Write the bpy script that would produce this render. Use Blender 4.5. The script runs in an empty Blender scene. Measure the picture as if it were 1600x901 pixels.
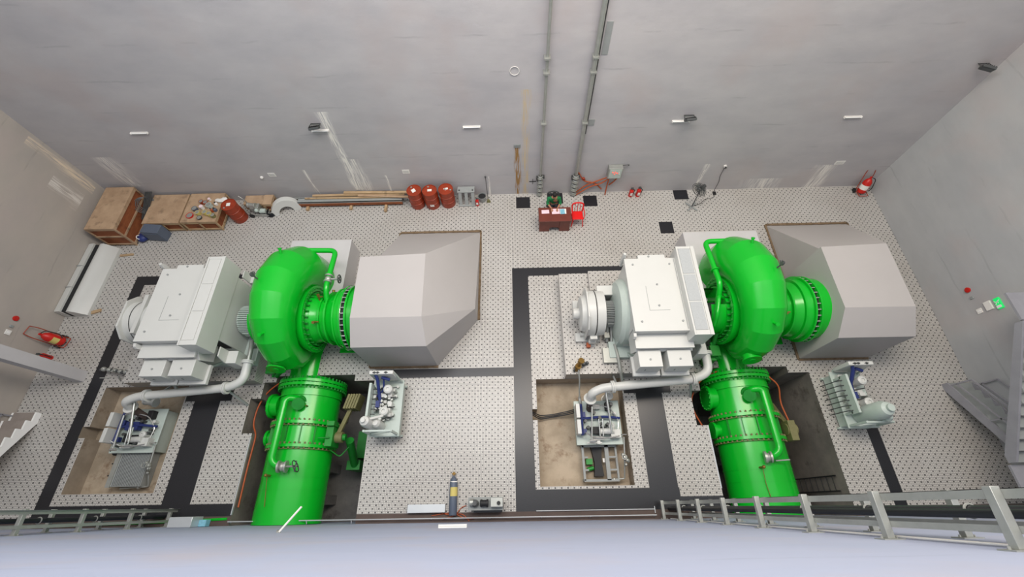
import bpy, math, random
from mathutils import Vector, Matrix, Euler
C = bpy.context.scene
random.seed(7)
PI = math.pi

# ------------------------------------------------------------------ camera
cd = bpy.data.cameras.new('camera'); cam = bpy.data.objects.new('camera', cd); C.collection.objects.link(cam)
cd.sensor_width = 36; cd.lens = 36*662.4/1600
p_, y_, r_ = math.radians(27.225), math.radians(1.2087), math.radians(-2.2851)
cam.matrix_world = Matrix.Translation((0, 0, 14)) @ (Matrix.Rotation(y_, 4, 'Z') @ Matrix.Rotation(p_, 4, 'X') @ Matrix.Rotation(r_, 4, 'Z'))
cd.clip_end = 200; cd.clip_start = .05
C.camera = cam
C.view_settings.view_transform = 'Standard'; C.view_settings.look = 'None'
C.view_settings.gamma = 1; C.view_settings.use_curve_mapping = False
C.view_settings.exposure = 0.62

# ------------------------------------------------------------------ world and lights
w = bpy.data.worlds.new('world'); C.world = w; w.use_nodes = True
bg = w.node_tree.nodes['Background']; bg.inputs[0].default_value = (.87, .92, .97, 1); bg.inputs[1].default_value = .88
def area(name, loc, rot, sx, sy, power, col):
    l = bpy.data.lights.new(name, 'AREA'); l.shape = 'RECTANGLE'; l.size = sx; l.size_y = sy; l.energy = power; l.color = col
    o = bpy.data.objects.new(name, l); o.location = loc; o.rotation_euler = rot; C.collection.objects.link(o); return o
area('overhead_fill_light', (5, 7, 17.4), (0, 0, 0), 9, 4, 900, (1, .87, .73))  # broad warm fill added overhead, not a known fixture
area('overhead_fill_light', (-4, 6, 17.4), (0, 0, 0), 9, 4, 750, (1, .96, .93))  # second added overhead fill, nearly neutral

# ------------------------------------------------------------------ materials
def srgb(r, g, b):
    f = lambda c: (c/255/12.92) if c/255 <= .04045 else ((c/255+.055)/1.055)**2.4
    return (f(r), f(g), f(b), 1)
class NT:
    def __init__(s, name, rough=.6, metal=0.0):
        s.m = bpy.data.materials.new(name); s.m.use_nodes = True; s.t = s.m.node_tree
        s.b = s.t.nodes['Principled BSDF']; s.b.inputs['Roughness'].default_value = rough; s.b.inputs['Metallic'].default_value = metal
        s._c = None
    def n(s, typ, **k):
        x = s.t.nodes.new(typ)
        for a, v in k.items(): setattr(x, a, v)
        return x
    def l(s, a, b): s.t.links.new(a, b)
    def co(s):
        if s._c is None: s._c = s.n('ShaderNodeNewGeometry').outputs['Position']
        return s._c
    def sep(s):
        x = s.n('ShaderNodeSeparateXYZ'); s.l(s.co(), x.inputs[0]); return x.outputs
    def ma(s, op, a, b=0.0, c=0.0, clamp=False):
        x = s.n('ShaderNodeMath', operation=op); x.use_clamp = clamp
        for i, v in enumerate((a, b, c)):
            if hasattr(v, 'is_linked') or hasattr(v, 'links'): s.l(v, x.inputs[i])
            else: x.inputs[i].default_value = v
        return x.outputs[0]
    def noise(s, scale=5, detail=4, rough=.55, stretch=(1, 1, 1), lo=0.0, hi=1.0, a=0.0, b=1.0):
        mp = s.n('ShaderNodeMapping'); mp.inputs['Scale'].default_value = stretch; s.l(s.co(), mp.inputs[0])
        x = s.n('ShaderNodeTexNoise'); x.inputs['Scale'].default_value = scale; x.inputs['Detail'].default_value = detail; x.inputs['Roughness'].default_value = rough
        s.l(mp.outputs[0], x.inputs['Vector'])
        r = s.n('ShaderNodeMapRange'); r.inputs[1].default_value = lo; r.inputs[2].default_value = hi; r.inputs[3].default_value = a; r.inputs[4].default_value = b
        s.l(x.outputs['Fac'], r.inputs[0]); return r.outputs[0]
    def mix(s, f, a, b):
        x = s.n('ShaderNodeMix', data_type='RGBA')
        if hasattr(f, 'links'): s.l(f, x.inputs[0])
        else: x.inputs[0].default_value = f
        for i, v in ((6, a), (7, b)):
            if hasattr(v, 'links'): s.l(v, x.inputs[i])
            else: x.inputs[i].default_value = v
        return x.outputs[2]
    def col(s, c): s.l(c, s.b.inputs['Base Color']) if hasattr(c, 'links') else setattr(s.b.inputs['Base Color'], 'default_value', c)
    def bump(s, h, st=.3, d=.01):
        x = s.n('ShaderNodeBump'); x.inputs['Strength'].default_value = st; x.inputs['Distance'].default_value = d
        s.l(h, x.inputs['Height']); s.l(x.outputs[0], s.b.inputs['Normal'])
def plain(name, c, rough=.5, metal=0.0, var=.12, scale=3, dark=.75, bump=0.0):
    t = NT(name, rough, metal); d = tuple(v*dark for v in c[:3])+(1,)
    t.col(t.mix(t.noise(scale, 5, .6, lo=.35, hi=.75, a=0, b=var*4 if var < .25 else 1), c, d))
    if bump: t.bump(t.noise(scale*12, 3), bump, .005)
    return t.m
def emis(name, c, s):
    t = NT(name); t.b.inputs['Emission Color'].default_value = c; t.b.inputs['Emission Strength'].default_value = s; t.col(c); return t.m
M = {}
M['green'] = plain('green_gloss_paint', srgb(10, 180, 40), .2, 0, .06, 2, .8)
M['green_dk'] = plain('green_paint_dull', srgb(24, 140, 44), .45, 0, .15, 4, .6)
M['white'] = plain('off_white_machine_paint', srgb(202, 203, 198), .38, 0, .05, 2, .88)
M['mint'] = plain('pale_grey_green_paint', srgb(186, 198, 190), .45, 0, .1, 3, .8)
M['grey'] = plain('grey_paint', srgb(150, 154, 152), .5, 0, .12, 4, .75)
M['dgrey'] = plain('dark_grey_metal', srgb(82, 84, 84), .5, .3, .15, 5, .6)
M['black'] = plain('black_rubber', srgb(26, 27, 29), .6, 0, .1, 5, .6)
M['steel'] = plain('galvanized_steel', srgb(176, 178, 172), .42, .55, .15, 6, .75)
M['chrome'] = plain('bright_steel', srgb(205, 205, 200), .25, .8, .05, 6, .85)
M['blue'] = plain('dark_blue_conduit', srgb(38, 52, 112), .5, 0, .1, 5, .7)
M['plinth'] = plain('grey_painted_concrete', srgb(196, 194, 194), .75, 0, .12, 1.5, .86, .1)
M['hood'] = plain('smooth_painted_plaster', srgb(178, 174, 171), .7, 0, .1, .8, .9, .05)
M['mortar'] = plain('rough_brown_mortar', srgb(128, 108, 84), .95, 0, .24, 9, .5, .6)
M['red'] = plain('red_paint', srgb(196, 30, 20), .4, 0, .1, 5, .7)
M['drum'] = plain('rust_red_drum_paint', srgb(156, 56, 26), .42, 0, .2, 5, .6)
M['paper'] = plain('white_paper', srgb(232, 230, 224), .8, 0, .05, 8, .9)
M['yellow'] = plain('yellow_label', srgb(206, 190, 110), .7, 0, .1, 8, .8)
M['orange'] = plain('orange_conduit', srgb(176, 84, 42), .55, 0, .1, 8, .7)
M['olive'] = plain('olive_weight_paint', srgb(124, 120, 78), .6, 0, .2, 5, .7)
M['bluegrey'] = plain('blue_grey_paint', srgb(88, 98, 114), .5, 0, .1, 3, .8)
M['mesh_grey'] = plain('grey_filter_mesh', srgb(176, 180, 180), .8, 0, .1, 30, .7)
M['brass'] = plain('brass_fitting', srgb(150, 118, 62), .4, .6, .1, 8, .7)
M['desk'] = plain('dark_varnished_wood', srgb(112, 52, 40), .4, 0, .2, 4, .7)
M['plastic_red'] = plain('red_plastic', srgb(222, 22, 22), .35, 0, .05, 4, .8)
M['skin'] = plain('skin', srgb(176, 124, 96), .6, 0, .05, 9, .85)
M['hair'] = plain('black_hair', srgb(22, 20, 20), .7, 0, .05, 20, .6)
M['shirt'] = plain('green_shirt_cloth', srgb(24, 118, 66), .85, 0, .15, 6, .7)
M['trousers'] = plain('dark_trouser_cloth', srgb(34, 38, 48), .9, 0, .1, 6, .7)
M['alu'] = plain('aluminium_sheet', srgb(198, 202, 204), .35, .4, .08, 3, .85)
M['cable'] = plain('black_cable_jacket', srgb(30, 33, 38), .45, 0, .1, 3, .7)
M['stair'] = plain('stair_concrete', srgb(150, 140, 132), .8, 0, .2, 3, .75)
M['stair_grey'] = plain('grey_stair_paint', srgb(150, 150, 156), .6, 0, .15, 3, .75)
M['exit'] = emis('exit_green', srgb(20, 190, 90), .55)
M['tube'] = plain('fluorescent_tube_white', srgb(245, 245, 242), .3, 0, .02, 3, .95)
M['led'] = emis('red_indicator_lamp', srgb(255, 60, 40), 1.5)
M['glass'] = plain('dark_lamp_glass', srgb(60, 64, 66), .1, 0, .05, 3, .8)
M['pink'] = plain('pink_paper', srgb(236, 205, 214), .8, 0, .03, 8, .95)
M['cyan'] = plain('light_blue_cover', srgb(130, 190, 210), .6, 0, .2, 20, .6)

def mat_wood(name, c1, c2, sx=(1, 12, 12)):
    t = NT(name, .75); n = t.noise(2.2, 5, .6, stretch=sx, lo=.3, hi=.7); n2 = t.noise(3, 3, lo=.55, hi=.75)
    t.col(t.mix(n2, t.mix(n, c1, c2), tuple(v*.55 for v in c2[:3])+(1,))); return t.m
M['ply'] = mat_wood('weathered_plywood', srgb(186, 158, 128), srgb(160, 132, 104), (1, 1, 1))
M['ply_dk'] = mat_wood('orange_brown_plywood', srgb(150, 88, 50), srgb(126, 66, 36), (1, 1, 6))
M['timber'] = mat_wood('pale_timber', srgb(192, 166, 130), srgb(160, 132, 98), (1, 9, 9))

def mat_tiles():
    t = NT('patterned_mosaic_floor_tile', .35); X, Y, Z = t.sep()
    def dist(v, per, off=0.0):     # distance to the nearest line of a family
        a = t.ma('ADD', v, off+1000*per); m = t.ma('MODULO', a, per); return t.ma('ABSOLUTE', t.ma('SUBTRACT', m, per/2))
    per = .19
    g1 = t.ma('LESS_THAN', dist(X, per/4), .0075); g2 = t.ma('LESS_THAN', dist(Y, per/4), .0075)
    grid = t.ma('MAXIMUM', g1, g2)
    def dot(ox, oy, px, py, r):
        dx = dist(X, px, ox); dy = dist(Y, py, oy)
        return t.ma('LESS_THAN', t.ma('ADD', t.ma('MULTIPLY', dx, dx), t.ma('MULTIPLY', dy, dy)), r*r)
    d1 = dot(0, 0, per, per, .024); d2 = dot(per/2, per/2, per, per, .018); d3 = dot(per/2, 0, per, per*2, .016)
    dots = t.ma('MAXIMUM', t.ma('MAXIMUM', d1, d2), d3)
    dirt = t.noise(.35, 5, .6, lo=.4, hi=.75, a=0, b=.55)
    base = t.mix(dirt, srgb(210, 207, 201), srgb(178, 170, 160))
    c = t.mix(t.ma('MULTIPLY', grid, .62), base, srgb(90, 88, 86))
    c = t.mix(t.ma('MULTIPLY', dots, .88), c, srgb(52, 50, 50)); t.col(c); return t.m
M['tile'] = mat_tiles()
def mat_granite():
    t = NT('polished_black_granite', .3); t.col(t.mix(t.noise(60, 2, lo=.5, hi=.8), srgb(30, 31, 35), srgb(52, 50, 54))); return t.m
M['granite'] = mat_granite()
M['slab'] = plain('brown_channel_concrete', srgb(92, 78, 72), .8, 0, .2, 2, .7)
def mat_pit(name, a, b, c):
    t = NT(name, .85); n = t.noise(.9, 6, .65, lo=.35, hi=.65); r = t.noise(1.6, 6, .7, lo=.55, hi=.72)
    t.col(t.mix(r, t.mix(n, a, b), c)); t.bump(t.noise(12, 4), .2, .01); return t.m
M['pit'] = mat_pit('stained_pit_concrete', srgb(186, 170, 148), srgb(150, 136, 116), srgb(112, 84, 60))
M['pit_wall'] = mat_pit('dark_pit_wall_concrete', srgb(172, 158, 140), srgb(142, 130, 114), srgb(108, 86, 64))
M['trench_wall'] = mat_pit('trench_wall_concrete', srgb(136, 128, 120), srgb(108, 102, 97), srgb(84, 76, 70))
M['trench'] = mat_pit('dark_trench_concrete', srgb(128, 126, 122), srgb(100, 98, 96), srgb(74, 70, 68))

def mat_wall(name, base, dark, axis, streaks=()):
    t = NT(name, .75); X, Y, Z = t.sep(); H = X if axis == 'x' else Y
    st = (.45, 1, 1.0) if axis == 'x' else (1, .45, 1.0)
    n = t.noise(1.1, 6, .6, stretch=st, lo=.35, hi=.7, a=0, b=.7)
    c = t.mix(n, base, dark)
    # horizontal board marks of the formwork, about 1.1 m apart
    zz = t.ma('ADD', Z, t.noise(.8, 3, a=-.12, b=.12)); m = t.ma('MODULO', zz, 1.12)
    line = t.ma('MULTIPLY', t.ma('LESS_THAN', m, .05), t.noise(1.0, 4, lo=.48, hi=.66, a=0, b=.28))
    c = t.mix(line, c, tuple(v*.6 for v in dark[:3])+(1,))
    c = t.mix(t.noise(.45, 3, lo=.52, hi=.7, a=0, b=.35), c, srgb(182, 168, 164))
    for (x0, wd, z0, z1, colr, amt) in streaks:
        hx = t.ma('ADD', H, t.noise(2.5, 4, stretch=(1, 1, .25), a=-wd, b=wd))
        d = t.ma('ABSOLUTE', t.ma('SUBTRACT', hx, x0))
        f = t.ma('SUBTRACT', 1.0, t.ma('DIVIDE', d, wd), clamp=True)
        f = t.ma('MULTIPLY', f, t.ma('MULTIPLY', t.ma('GREATER_THAN', Z, z0), t.ma('LESS_THAN', Z, z1)))
        f = t.ma('MULTIPLY', f, t.noise(9, 4, stretch=(2.5, 2.5, .18), lo=.40, hi=.58, a=0, b=amt*1.2), clamp=True)
        c = t.mix(f, c, colr)
    t.col(c); t.bump(t.noise(2.0, 5, .6, stretch=st), .35, .03); return t.m
WS = srgb(238, 234, 226)
M['wall_b'] = mat_wall('painted_wall_back', srgb(187, 184, 184), srgb(168, 166, 169), 'x', [
    (-6.35, .22, .5, 4.35, WS, 1.3), (-6.0, .3, .1, 2.2, WS, .9), (-8.1, .07, .1, 1.7, WS, 1.2), (-5.05, .06, .1, 1.3, WS, 1.2),
    (.15, .13, 0, 2.6, srgb(150, 112, 58), 1.6), (.45, .16, 0, 5.0, srgb(196, 178, 148), 1.2), (7.52, .12, 0, 1.5, WS, 1.0),
    (12.3, .5, 0, 1.3, WS, .9), (10.2, .8, 0, .6, WS, .8), (-15.2, .5, 1.0, 2.6, WS, .8), (-1.0, .05, 0, 1.1, WS, 1.4)])
M['wall_l'] = mat_wall('painted_wall_left', srgb(180, 172, 162), srgb(166, 160, 154), 'y', [(11.35, .25, 1.2, 3.8, srgb(222, 206, 182), 1.2), (10.6, .4, 1.4, 2.6, WS, .6)])
M['wall_r'] = mat_wall('painted_wall_right', srgb(178, 180, 180), srgb(162, 164, 166), 'y')
M['wall_f'] = mat_wall('painted_wall_front_bluelit', srgb(170, 177, 199), srgb(162, 171, 194), 'x')  # bluish light falling on this wall is mixed into its base colour

# ------------------------------------------------------------------ mesh builder
class MB:
    def __init__(s): s.v = []; s.f = []; s.mi = []
    def add(s, vs, fs, mi=0):
        o = len(s.v); s.v += [tuple(v) for v in vs]; s.f += [tuple(i+o for i in f) for f in fs]; s.mi += [mi]*len(fs); return s
    def box(s, x0, x1, y0, y1, z0, z1, mi=0, R=None, c=None):
        vs = [Vector((x, y, z)) for x in (x0, x1) for y in (y0, y1) for z in (z0, z1)]
        if R is not None:
            c = Vector(c) if c is not None else Vector(((x0+x1)/2, (y0+y1)/2, (z0+z1)/2)); vs = [R @ (v-c)+c for v in vs]
        return s.add(vs, [(0, 1, 3, 2), (4, 6, 7, 5), (0, 4, 5, 1), (2, 3, 7, 6), (0, 2, 6, 4), (1, 5, 7, 3)], mi)
    def bar(s, a, b, w, h, up=(0, 0, 1)):       # rectangular bar between two points
        a = Vector(a); b = Vector(b); d = (b-a).normalized(); u = Vector(up)
        if abs(d.dot(u)) > .95: u = Vector((1, 0, 0))
        sx = d.cross(u).normalized(); sz = sx.cross(d).normalized()
        vs = [p+sx*i*w/2+sz*j*h/2 for p in (a, b) for i in (-1, 1) for j in (-1, 1)]
        return s.add(vs, [(0, 1, 3, 2), (4, 6, 7, 5), (0, 4, 5, 1), (2, 3, 7, 6), (0, 2, 6, 4), (1, 5, 7, 3)])
    def frame(s, d):
        d = Vector(d).normalized(); u = Vector((0, 0, 1)) if abs(d.z) < .9 else Vector((1, 0, 0))
        a = d.cross(u).normalized(); return a, a.cross(d).normalized()
    def lathe(s, p, d, prof, n=32, caps=True, a0=0.0, a1=2*PI):     # prof: (distance along d, radius)
        p = Vector(p); d = Vector(d).normalized(); a, b = s.frame(d); full = abs(a1-a0-2*PI) < 1e-6; k = n if full else n+1
        vs = []; fs = []
        for (t, r) in prof:
            for i in range(k):
                an = a0+(a1-a0)*i/n; vs.append(p+d*t+(a*math.cos(an)+b*math.sin(an))*r)
        for j in range(len(prof)-1):
            for i in range(n):
                i2 = (i+1) % k; fs.append((j*k+i, (j+1)*k+i, (j+1)*k+i2, j*k+i2))
        if caps and full: fs.append(tuple(range(k))); fs.append(tuple(reversed(range((len(prof)-1)*k, len(prof)*k))))
        return s.add(vs, fs)
    def cyl(s, a, b, r, r2=None, n=20):
        a = Vector(a); b = Vector(b); return s.lathe(a, b-a, [(0, r), ((b-a).length, r if r2 is None else r2)], n)
    def tube(s, pts, r, n=12, closed=False, caps=True):
        P = [Vector(p) for p in pts]; m = len(P); vs = []; fs = []; a = None
        for i in range(m):
            if closed: d = (P[(i+1) % m]-P[i-1]).normalized()
            else: d = (P[min(i+1, m-1)]-P[max(i-1, 0)]).normalized()
            if a is None: a, _ = s.frame(d)
            a = (a-d*a.dot(d)).normalized(); b = d.cross(a); rr = r[i] if isinstance(r, (list, tuple)) else r
            vs += [P[i]+(a*math.cos(2*PI*k/n)+b*math.sin(2*PI*k/n))*rr for k in range(n)]
        for i in range(m if closed else m-1):
            j = (i+1) % m
            for k in range(n): fs.append((i*n+k, i*n+(k+1) % n, j*n+(k+1) % n, j*n+k))
        if not closed and caps: fs.append(tuple(reversed(range(n)))); fs.append(tuple(range((m-1)*n, m*n)))
        return s.add(vs, fs)
    def torus(s, c, axis, R, r, n=32, k=8, a0=0, a1=2*PI):
        c = Vector(c); a, b = s.frame(axis); full = abs(a1-a0-2*PI) < 1e-6
        cnt = n if full else n+1
        return s.tube([c+(a*math.cos(a0+(a1-a0)*i/n)+b*math.sin(a0+(a1-a0)*i/n))*R for i in range(cnt)], r, k, closed=full)
    def prism(s, poly, axis, a, b):             # poly in the plane across the axis: x->(y,z)  y->(x,z)  z->(x,y)
        m = {'x': lambda t, u, v: (t, u, v), 'y': lambda t, u, v: (u, t, v), 'z': lambda t, u, v: (u, v, t)}[axis]; n = len(poly)
        vs = [m(t, u, v) for t in (a, b) for (u, v) in poly]
        fs = [tuple(range(n)), tuple(reversed(range(n, 2*n)))]+[(i, i+n, (i+1) % n+n, (i+1) % n) for i in range(n)]
        return s.add(vs, fs)
    def ball(s, c, r, n=12, sc=(1, 1, 1)):
        c = Vector(c); vs = []; fs = []
        for j in range(1, n):
            th = PI*j/n
            for i in range(2*n):
                ph = PI*i/n; vs.append(c+Vector((math.sin(th)*math.cos(ph)*sc[0], math.sin(th)*math.sin(ph)*sc[1], math.cos(th)*sc[2]))*r)
        vs += [c+Vector((0, 0, r*sc[2])), c-Vector((0, 0, r*sc[2]))]; m = 2*n
        for j in range(n-2):
            for i in range(m): fs.append((j*m+i, (j+1)*m+i, (j+1)*m+(i+1) % m, j*m+(i+1) % m))
        for i in range(m): fs.append((len(vs)-2, i, (i+1) % m)); fs.append((len(vs)-1, (n-2)*m+(i+1) % m, (n-2)*m+i))
        return s.add(vs, fs)
    def bolts(s, c, axis, R, n, r=.022, h=.05, back=0.0):
        c = Vector(c); d = Vector(axis).normalized(); a, b = s.frame(d)
        for i in range(n):
            p = c+(a*math.cos(2*PI*(i+.5)/n)+b*math.sin(2*PI*(i+.5)/n))*R; s.cyl(p-d*back, p+d*h, r, n=6)
        return s.torus(c, d, R, .008, 48, 6)      # the gasket cord that runs under the bolt heads
    def pieces(s):                               # groups of loose islands that lie close together
        n = len(s.v); par = list(range(n))
        def find(i):
            while par[i] != i: par[i] = par[par[i]]; i = par[i]
            return i
        for f in s.f:
            a = find(f[0])
            for i in f[1:]: par[find(i)] = a
        isl = {}
        for i in range(n): isl.setdefault(find(i), []).append(i)
        keys = list(isl); bb = []
        for k in keys:
            c = [s.v[i] for i in isl[k]]; lo = [min(p[j] for p in c) for j in range(3)]; hi = [max(p[j] for p in c) for j in range(3)]; bb.append((lo, hi, max(hi[j]-lo[j] for j in range(3))))
        g = list(range(len(keys)))
        def gf(i):
            while g[i] != i: i = g[i]
            return i
        for a in range(len(keys)):
            for b in range(a+1, len(keys)):
                if gf(a) == gf(b): continue
                d = sum(max(0, bb[a][0][j]-bb[b][1][j], bb[b][0][j]-bb[a][1][j])**2 for j in range(3))**.5
                if d <= max(.02, .48*max(bb[a][2], bb[b][2])): g[gf(b)] = gf(a)
        of = {k: gf(i) for i, k in enumerate(keys)}; roots = sorted(set(of.values()))
        if len(roots) == 1: return [s]
        out = {r: (MB(), {}) for r in roots}
        for f, mi in zip(s.f, s.mi):
            m, mp = out[of[find(f[0])]]
            for i in f:
                if i not in mp: mp[i] = len(m.v); m.v.append(s.v[i])
            m.f.append(tuple(mp[i] for i in f)); m.mi.append(mi)
        return sorted((m for m, _ in out.values() if m.f), key=lambda m: -len(m.v))
    def build(s, name, mat, parent=None, bevel=0.0, sharp=30, loc=None):
        if parent is not None:
            P = s.pieces()
            if len(P) > 1: return [p.build(name, mat, parent, bevel, sharp, loc) for p in P][0]
        me = bpy.data.meshes.new(name); off = Vector(loc) if loc is not None else (parent_world(parent) if parent else None)
        if off is None:
            xs = [v[0] for v in s.v]; ys = [v[1] for v in s.v]; zs = [v[2] for v in s.v]
            off = Vector(((min(xs)+max(xs))/2, (min(ys)+max(ys))/2, min(zs)))
        me.from_pydata([tuple(Vector(v)-off) for v in s.v], [], s.f)
        mats = mat if isinstance(mat, (list, tuple)) else [mat]
        for m in mats: me.materials.append(M[m] if isinstance(m, str) else m)
        me.polygons.foreach_set('material_index', s.mi)
        me.update()
        import bmesh
        bm = bmesh.new(); bm.from_mesh(me); bmesh.ops.recalc_face_normals(bm, faces=bm.faces); bm.to_mesh(me); bm.free()
        me.polygons.foreach_set('use_smooth', [True]*len(me.polygons)); me.set_sharp_from_angle(angle=math.radians(sharp))
        o = bpy.data.objects.new(name, me); C.collection.objects.link(o)
        if parent: o.parent = parent
        else: o.location = off
        if bevel:
            b = o.modifiers.new('bevel', 'BEVEL'); b.width = bevel; b.segments = 2; b.limit_method = 'ANGLE'; b.angle_limit = math.radians(40)
        return o
def parent_world(o):
    v = Vector((0, 0, 0))
    while o: v = v+o.location; o = o.parent
    return v
def tag(o, label, cat, group=None):
    o['label'] = label; o['category'] = cat
    if group: o['group'] = group
    return o
def thing(name, label, cat, loc, group=None):
    o = bpy.data.objects.new(name, None); o.location = loc; o.empty_display_size = .1; C.collection.objects.link(o); return tag(o, label, cat, group)
def struct(o): o['kind'] = 'structure'; return o
def fil(pts, r, n=6):                            # polyline with rounded corners
    P = [Vector(p) for p in pts]; out = [P[0]]
    for i in range(1, len(P)-1):
        a = P[i-1]-P[i]; b = P[i+1]-P[i]; q = min(r, a.length*.49, b.length*.49); p0 = P[i]+a.normalized()*q; p1 = P[i]+b.normalized()*q
        for k in range(n+1):
            t = k/n; out.append(p0*(1-t)**2+P[i]*2*t*(1-t)+p1*t*t)
    out.append(P[-1]); return out
def copy_tree(o, d, parent=None):
    c = o.copy(); C.collection.objects.link(c)
    if parent: c.parent = parent
    else: c.location = o.location+Vector(d)
    for ch in list(o.children): copy_tree(ch, d, c)
    return c

# ------------------------------------------------------------------ room shell
XL, XR, YF, YB, ZT = -16.55, 14.75, -.38, 11.65, 17.6
struct(MB().box(XL-.3, XR+.3, YB, YB+.3, -3.4, ZT).build('wall_back', 'wall_b'))
struct(MB().box(XL-.3, XL, YF-.3, YB, -3.4, ZT).build('wall_left', 'wall_l'))
struct(MB().box(XR, XR+.3, YF-.3, YB, -3.4, ZT).build('wall_right', 'wall_r'))
struct(MB().box(XL, XR, YF-.3, YF, -3.4, ZT).build('wall_front', 'wall_f'))

PIT_Z, TR_Z = -.62, -2.7
def floor_kind(x, y):
    """0 tile, 1 granite, 2 channel slab, 3 pit floor, 5 trench floor"""
    def r(a, b, c, d): return a <= x <= b and c <= y <= d
    for ox in (-14.5, 0):
        u = x-ox
        def q(a, b, c, d): return a <= u <= b and c <= y <= d
        if q(.6, 3.42, .52, 3.77): return 3
        if q(5.97, 9.68, -2, 3.84) or q(5.63, 5.97, 2.2, 3.3) or q(6.35, 9.0, 3.84, 4.05): return 5
    if r(-14.12, -13.9, 2.15, 2.5) or r(.44, .6, 2.45, 2.8): return 3
    if y < -.13: return 2
    g = [(-14.52, -14.1, -.13, 8.05), (-14.52, -9.5, 7.68, 8.05), (-14.52, -8.53, -.13, .2), (-10.72, -9.86, .2, 3.25), (-11.04, -9.5, 3.25, 3.6),
         (-4.82, -.1, 3.9, 4.2), (-.14, .46, -.13, 8.07), (-.14, 5.0, 7.72, 8.07), (-.14, 4.72, -.13, .44), (4.72, 5.97, -.13, .2),
         (3.84, 4.7, .44, 3.25), (3.46, 5.0, 3.25, 3.6), (10.86, 11.22, -.13, 3.7)]
    for a in g:
        if r(*a): return 1
    return 0
xs = {XL, XR}; ys = {YF, YB, -.13, .2, .44, 3.25, 3.6, 3.7, 3.9, 4.2, 7.68, 7.72, 8.05, 8.07}
for ox in (-14.5, 0):
    xs |= {ox+v for v in (.6, 3.42, 5.97, 9.68, 5.63, 6.35, 9.0)}
ys |= {.52, 3.77, 3.84, 2.2, 3.3, 4.05, 2.15, 2.5, 2.45, 2.8}
xs |= {-14.12, -13.9, -14.52, -14.1, -9.5, -8.53, -10.72, -9.86, -11.04, -4.82, -.1, -.14, .46, .44, 5.0, 4.72, 3.84, 4.7, 3.46, 10.86, 11.22}
xs = sorted(xs); ys = sorted(ys); fl = MB()
zz = {0: 0, 1: 0, 2: 0, 3: PIT_Z, 5: TR_Z}
K = [[floor_kind((a+b)/2, (c+d)/2) for c, d in zip(ys, ys[1:])] for a, b in zip(xs, xs[1:])]
for i in range(len(xs)-1):
    for j in range(len(ys)-1):
        k = K[i][j]; z = zz[k]; a, b, c, d = xs[i], xs[i+1], ys[j], ys[j+1]
        fl.add([(a, c, z), (b, c, z), (b, d, z), (a, d, z)], [(0, 1, 2, 3)], k)
        for (di, dj, e0, e1) in ((1, 0, (b, c), (b, d)), (0, 1, (b, d), (a, d))):
            ii, jj = i+di, j+dj
            if ii < len(xs)-1 and jj < len(ys)-1:
                z2 = zz[K[ii][jj]]
                if abs(z2-z) > 1e-6:
                    mi = 6 if min(z, z2) < -1 else 4
                    fl.add([(e0[0], e0[1], z), (e1[0], e1[1], z), (e1[0], e1[1], z2), (e0[0], e0[1], z2)], [(0, 1, 2, 3)], mi)
floor = struct(fl.build('floor', ['tile', 'granite', 'slab', 'pit', 'pit_wall', 'trench', 'trench_wall'], loc=(0, 0, 0)))
# raised tiled generator platforms
for n, ox in ((1, -14.5), (2, 0)):
    b = MB()
    b.box(ox+1.56, ox+5.9, 3.78, 7.5, 0, .5, 0); b.box(ox+2.6, ox+5.9, 6.72, 7.5, .5, .66, 0)
    o = struct(b.build('trim_%d' % n, ['tile'])); o['label'] = 'raised tiled platform under the generator'
    b = MB().box(ox+6.2, ox+(8.42 if ox < 0 else 8.9), 6.1, 8.92, 0, .9)
    struct(b.build('trim_%d' % (n+2), 'plinth'))

# ------------------------------------------------------------------ one generating set, built twice 14.5 m apart
def hood(ox, label):
    t = thing('draft_tube_hood', label, 'concrete hood', (ox+11, 6.5, 0), 'concrete hoods over the draft tubes')
    P = [(9.58, 7.1, 2.6), (11.65, 7.18, 2.6), (11.68, 5.04, 2.52), (9.58, 5.02, 2.58), (9.5, 4.3, 2.0), (11.78, 4.3, 2.0), (9.5, 4.3, 0), (11.78, 4.3, 0),
         (13.1, 5.95, 1.0), (13.1, 5.95, 0), (13.12, 9.75, 0), (9.95, 9.75, 0), (9.95, 7.12, 2.28), (9.58, 7.1, 0), (9.95, 7.1, 0), (11.7, 7.2, 2.5)]
    F = [(0, 3, 2, 1), (3, 4, 5, 2), (4, 6, 7, 5), (0, 13, 6, 4, 3), (5, 7, 9, 8), (8, 9, 10), (2, 5, 8), (1, 2, 8), (1, 8, 10), (0, 1, 12), (12, 1, 10), (12, 10, 11), (0, 12, 14, 13), (12, 11, 14), (6, 13, 14, 11, 10, 9, 7)]
    m = MB(); m.add([(x+ox, y, z) for x, y, z in P], F); m.build('plaster_shell', 'hood', t, sharp=14)
    m = MB()
    for (a, b) in (((9.95, 9.79), (13.14, 9.79)), ((13.14, 9.8), (13.14, 5.95)), ((9.93, 9.78), (9.93, 7.15)), ((9.47, 7.1), (9.47, 4.27)), ((9.47, 4.27), (11.8, 4.27))):
        n = 14
        for k in range(n):
            f = k/n; g = (k+1)/n; wv = .07+.035*random.random()
            m.bar((ox+a[0]+(b[0]-a[0])*f, a[1]+(b[1]-a[1])*f, .02), (ox+a[0]+(b[0]-a[0])*g, a[1]+(b[1]-a[1])*g, .02), wv, .05)
    m.build('mortar_joint', 'mortar', t)
    return t
hood(-14.5, 'faceted off-white plaster hood of the left set, standing near the middle of the hall')
hood(0, 'faceted grey-white plaster hood beside the right wall, covering the draft tube of the right set')

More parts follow.
